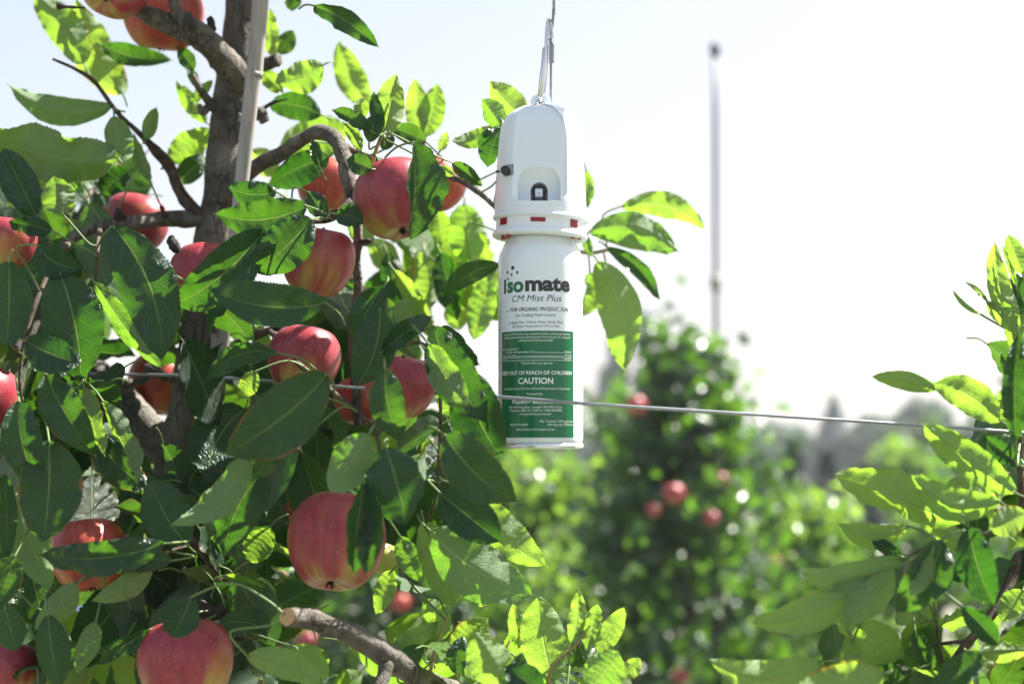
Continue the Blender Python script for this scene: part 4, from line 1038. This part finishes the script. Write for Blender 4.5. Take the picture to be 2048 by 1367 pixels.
vv = [lz(1013, 52, 352) + (9 * SP,), lz(1011, 62, 352) + (9.5 * SP,), lz(1010, 70, 352) + (9 * SP,), lz(1009.8, 72, 352) + (7 * SP,)]
v, f = tube_geo(vv, sides=20, n=3); mesh('switch_knob', v, f, BLACKPLASTIC, dome)
v, f = tube_geo([lz(999, 60, 353) + (3 * SP,), lz(992, 58, 353.5) + (2.2 * SP,)], sides=8, n=2); mesh('switch_pointer', v, f, BLACKPLASTIC, dome)
# small embossed arrow above the nozzle, moulded in the same plastic
for dx, rot in ((-1.6, .5), (1.6, -.5)):
    o = box('moulded_mark', (0, 0, 0), (.4 * SP, .6 * SP, 2.2 * SP), WHITEPLASTIC, dome); o.location = lz(1077.5 + dx, 63.5, 364); o.rotation_euler = (0, rot, 0)
# hanging eye on top
cu = bpy.data.curves.new('hanging_eye', 'CURVE'); cu.dimensions = '2D'; cu.fill_mode = 'BOTH'; cu.extrude = 4.5 * SP; cu.bevel_depth = 1.5 * SP; cu.bevel_resolution = 2
def poly(pts):
    s = cu.splines.new('POLY'); s.points.add(len(pts) - 1); s.use_cyclic_u = True
    for q, (x, y) in zip(s.points, pts): q.co = (x * SP, y * SP, 0, 1)
poly([(-18.5, -30), (18.5, -30)] + [(18.5 * math.cos(t), -1 + 18.5 * math.sin(t) * .8) for t in np.linspace(0, math.pi, 18)])
poly([(9.5 * math.cos(t), -4 + 7 * math.sin(t)) for t in np.linspace(0, 2 * math.pi, 20)[:-1]])
ob = link(bpy.data.objects.new('tmp', cu)); dg = bpy.context.evaluated_depsgraph_get(); dg.update(); me = bpy.data.meshes.new_from_object(ob.evaluated_get(dg)); bpy.data.objects.remove(ob)
me.materials.clear(); me.materials.append(WHITEPLASTIC); eye = link(bpy.data.objects.new('hanging_eye', me), DP); eye.rotation_euler = (math.pi / 2, 0, 0); eye.location = (0, 0, zz(203))
sharp(eye, 40)
# collar with red windows
col = lathe('collar', prof([(70, 436), (90, 434.5), (95, 436.5), (96, 439), (95.5, 441.5), (91, 443.5), (89.5, 446), (89.2, 463), (91.5, 466.5), (95, 469), (96, 472), (95.5, 476), (92, 478.5), (84, 479), (70, 478)]), WHITEPLASTIC, DP, seg=128)
col.location.z += zz(438) - zz(438); col.rotation_euler = (0, R(2.2), 0)
col.location = V((0, 0, 0)) + (V((0, 0, zz(455))) - Matrix.Rotation(R(2.2), 3, 'Y') @ V((0, 0, zz(455))))
for x0, x1, y0, y1 in ((1000.5, 1014, 441, 459), (1060, 1089, 447, 455.5), (1138.5, 1153.5, 442, 460.5)):
    w_ = patch('window', x0, x1, y0, y1, REDPLASTIC, col, .00025, rad=89.4 * SP, nx=8)
    w_.data.materials[0] = REDPLASTIC
for px, py, d, m in ((1006, 479, 42, REDPLASTIC), (1016, 478, 55, REDPLASTIC), (1151, 477, 44, YELLOWPLASTIC), (1158, 478, 38, REDPLASTIC), (1144, 478, 52, REDPLASTIC)): box('catch_tab', lz(px, d, py), (4 * SP, 4 * SP, 6 * SP), m, DP, .0005)

# hook and wire it hangs from
HK = empty('metal_hook', P(1092, 120, 1.2), 'bright bent flat metal hook joining the white dispenser to its wire', 'hook')
tube('hook_arm', pxpath([(1089.5, 97, 1.188, 4.8), (1088, 125, 1.187, 5.8), (1083.5, 165, 1.188, 6), (1081, 190, 1.191, 5.4), (1080.5, 204, 1.197, 4), (1082, 206, 1.203, 3.8), (1085, 198, 1.209, 3.8), (1089, 175, 1.211, 3.8), (1092.5, 120, 1.212, 4.8), (1095, 70, 1.212, 5.5), (1096, 48, 1.211, 4.6), (1098, 40, 1.207, 4), (1101, 48, 1.2, 3.4), (1104.5, 75, 1.192, 3)]), METAL, HK, HK.location, sides=10, n=6)
HW = empty('hanging_wire', P(1105, 60, 1.206), 'thin wire with a crimped sleeve from which the dispenser hangs', 'wire')
tube('wire_strand', pxpath([(1109, -700, 1.21, 3.0), (1108, -40, 1.206, 3.0), (1107, 20, 1.204, 3), (1104.5, 52, 1.203, 3), (1101.5, 62, 1.203, 2.8), (1102.5, 90, 1.214, 2.6), (1102, 150, 1.216, 2.7), (1101.5, 215, 1.222, 2.7), (1101, 330, 1.26, 2.7), (1101, 460, 1.26, 2.7)]), WIRE, HW, HW.location, sides=8, n=6)
tube('crimp_sleeve', pxpath([(1104.5, 87, 1.208, 4.8), (1104.2, 90, 1.208, 5.3), (1103.5, 122, 1.208, 5.3), (1103.3, 125, 1.208, 4.8)]), WIRE, HW, HW.location, sides=12, n=3)

# the air between here and the far trees
HZ = NT('hazy_air'); pv = HZ.n('ShaderNodeVolumePrincipled'); pv.inputs['Color'].default_value = (.86, .9, .96, 1); pv.inputs['Density'].default_value = .0021; pv.inputs['Anisotropy'].default_value = .5
HZ.t.links.new(pv.outputs[0], HZ.out.inputs['Volume'])
hz = box('haze', (0, 0, 2.8), (265, 265, 4.5), HZ.m); hz['kind'] = 'stuff'
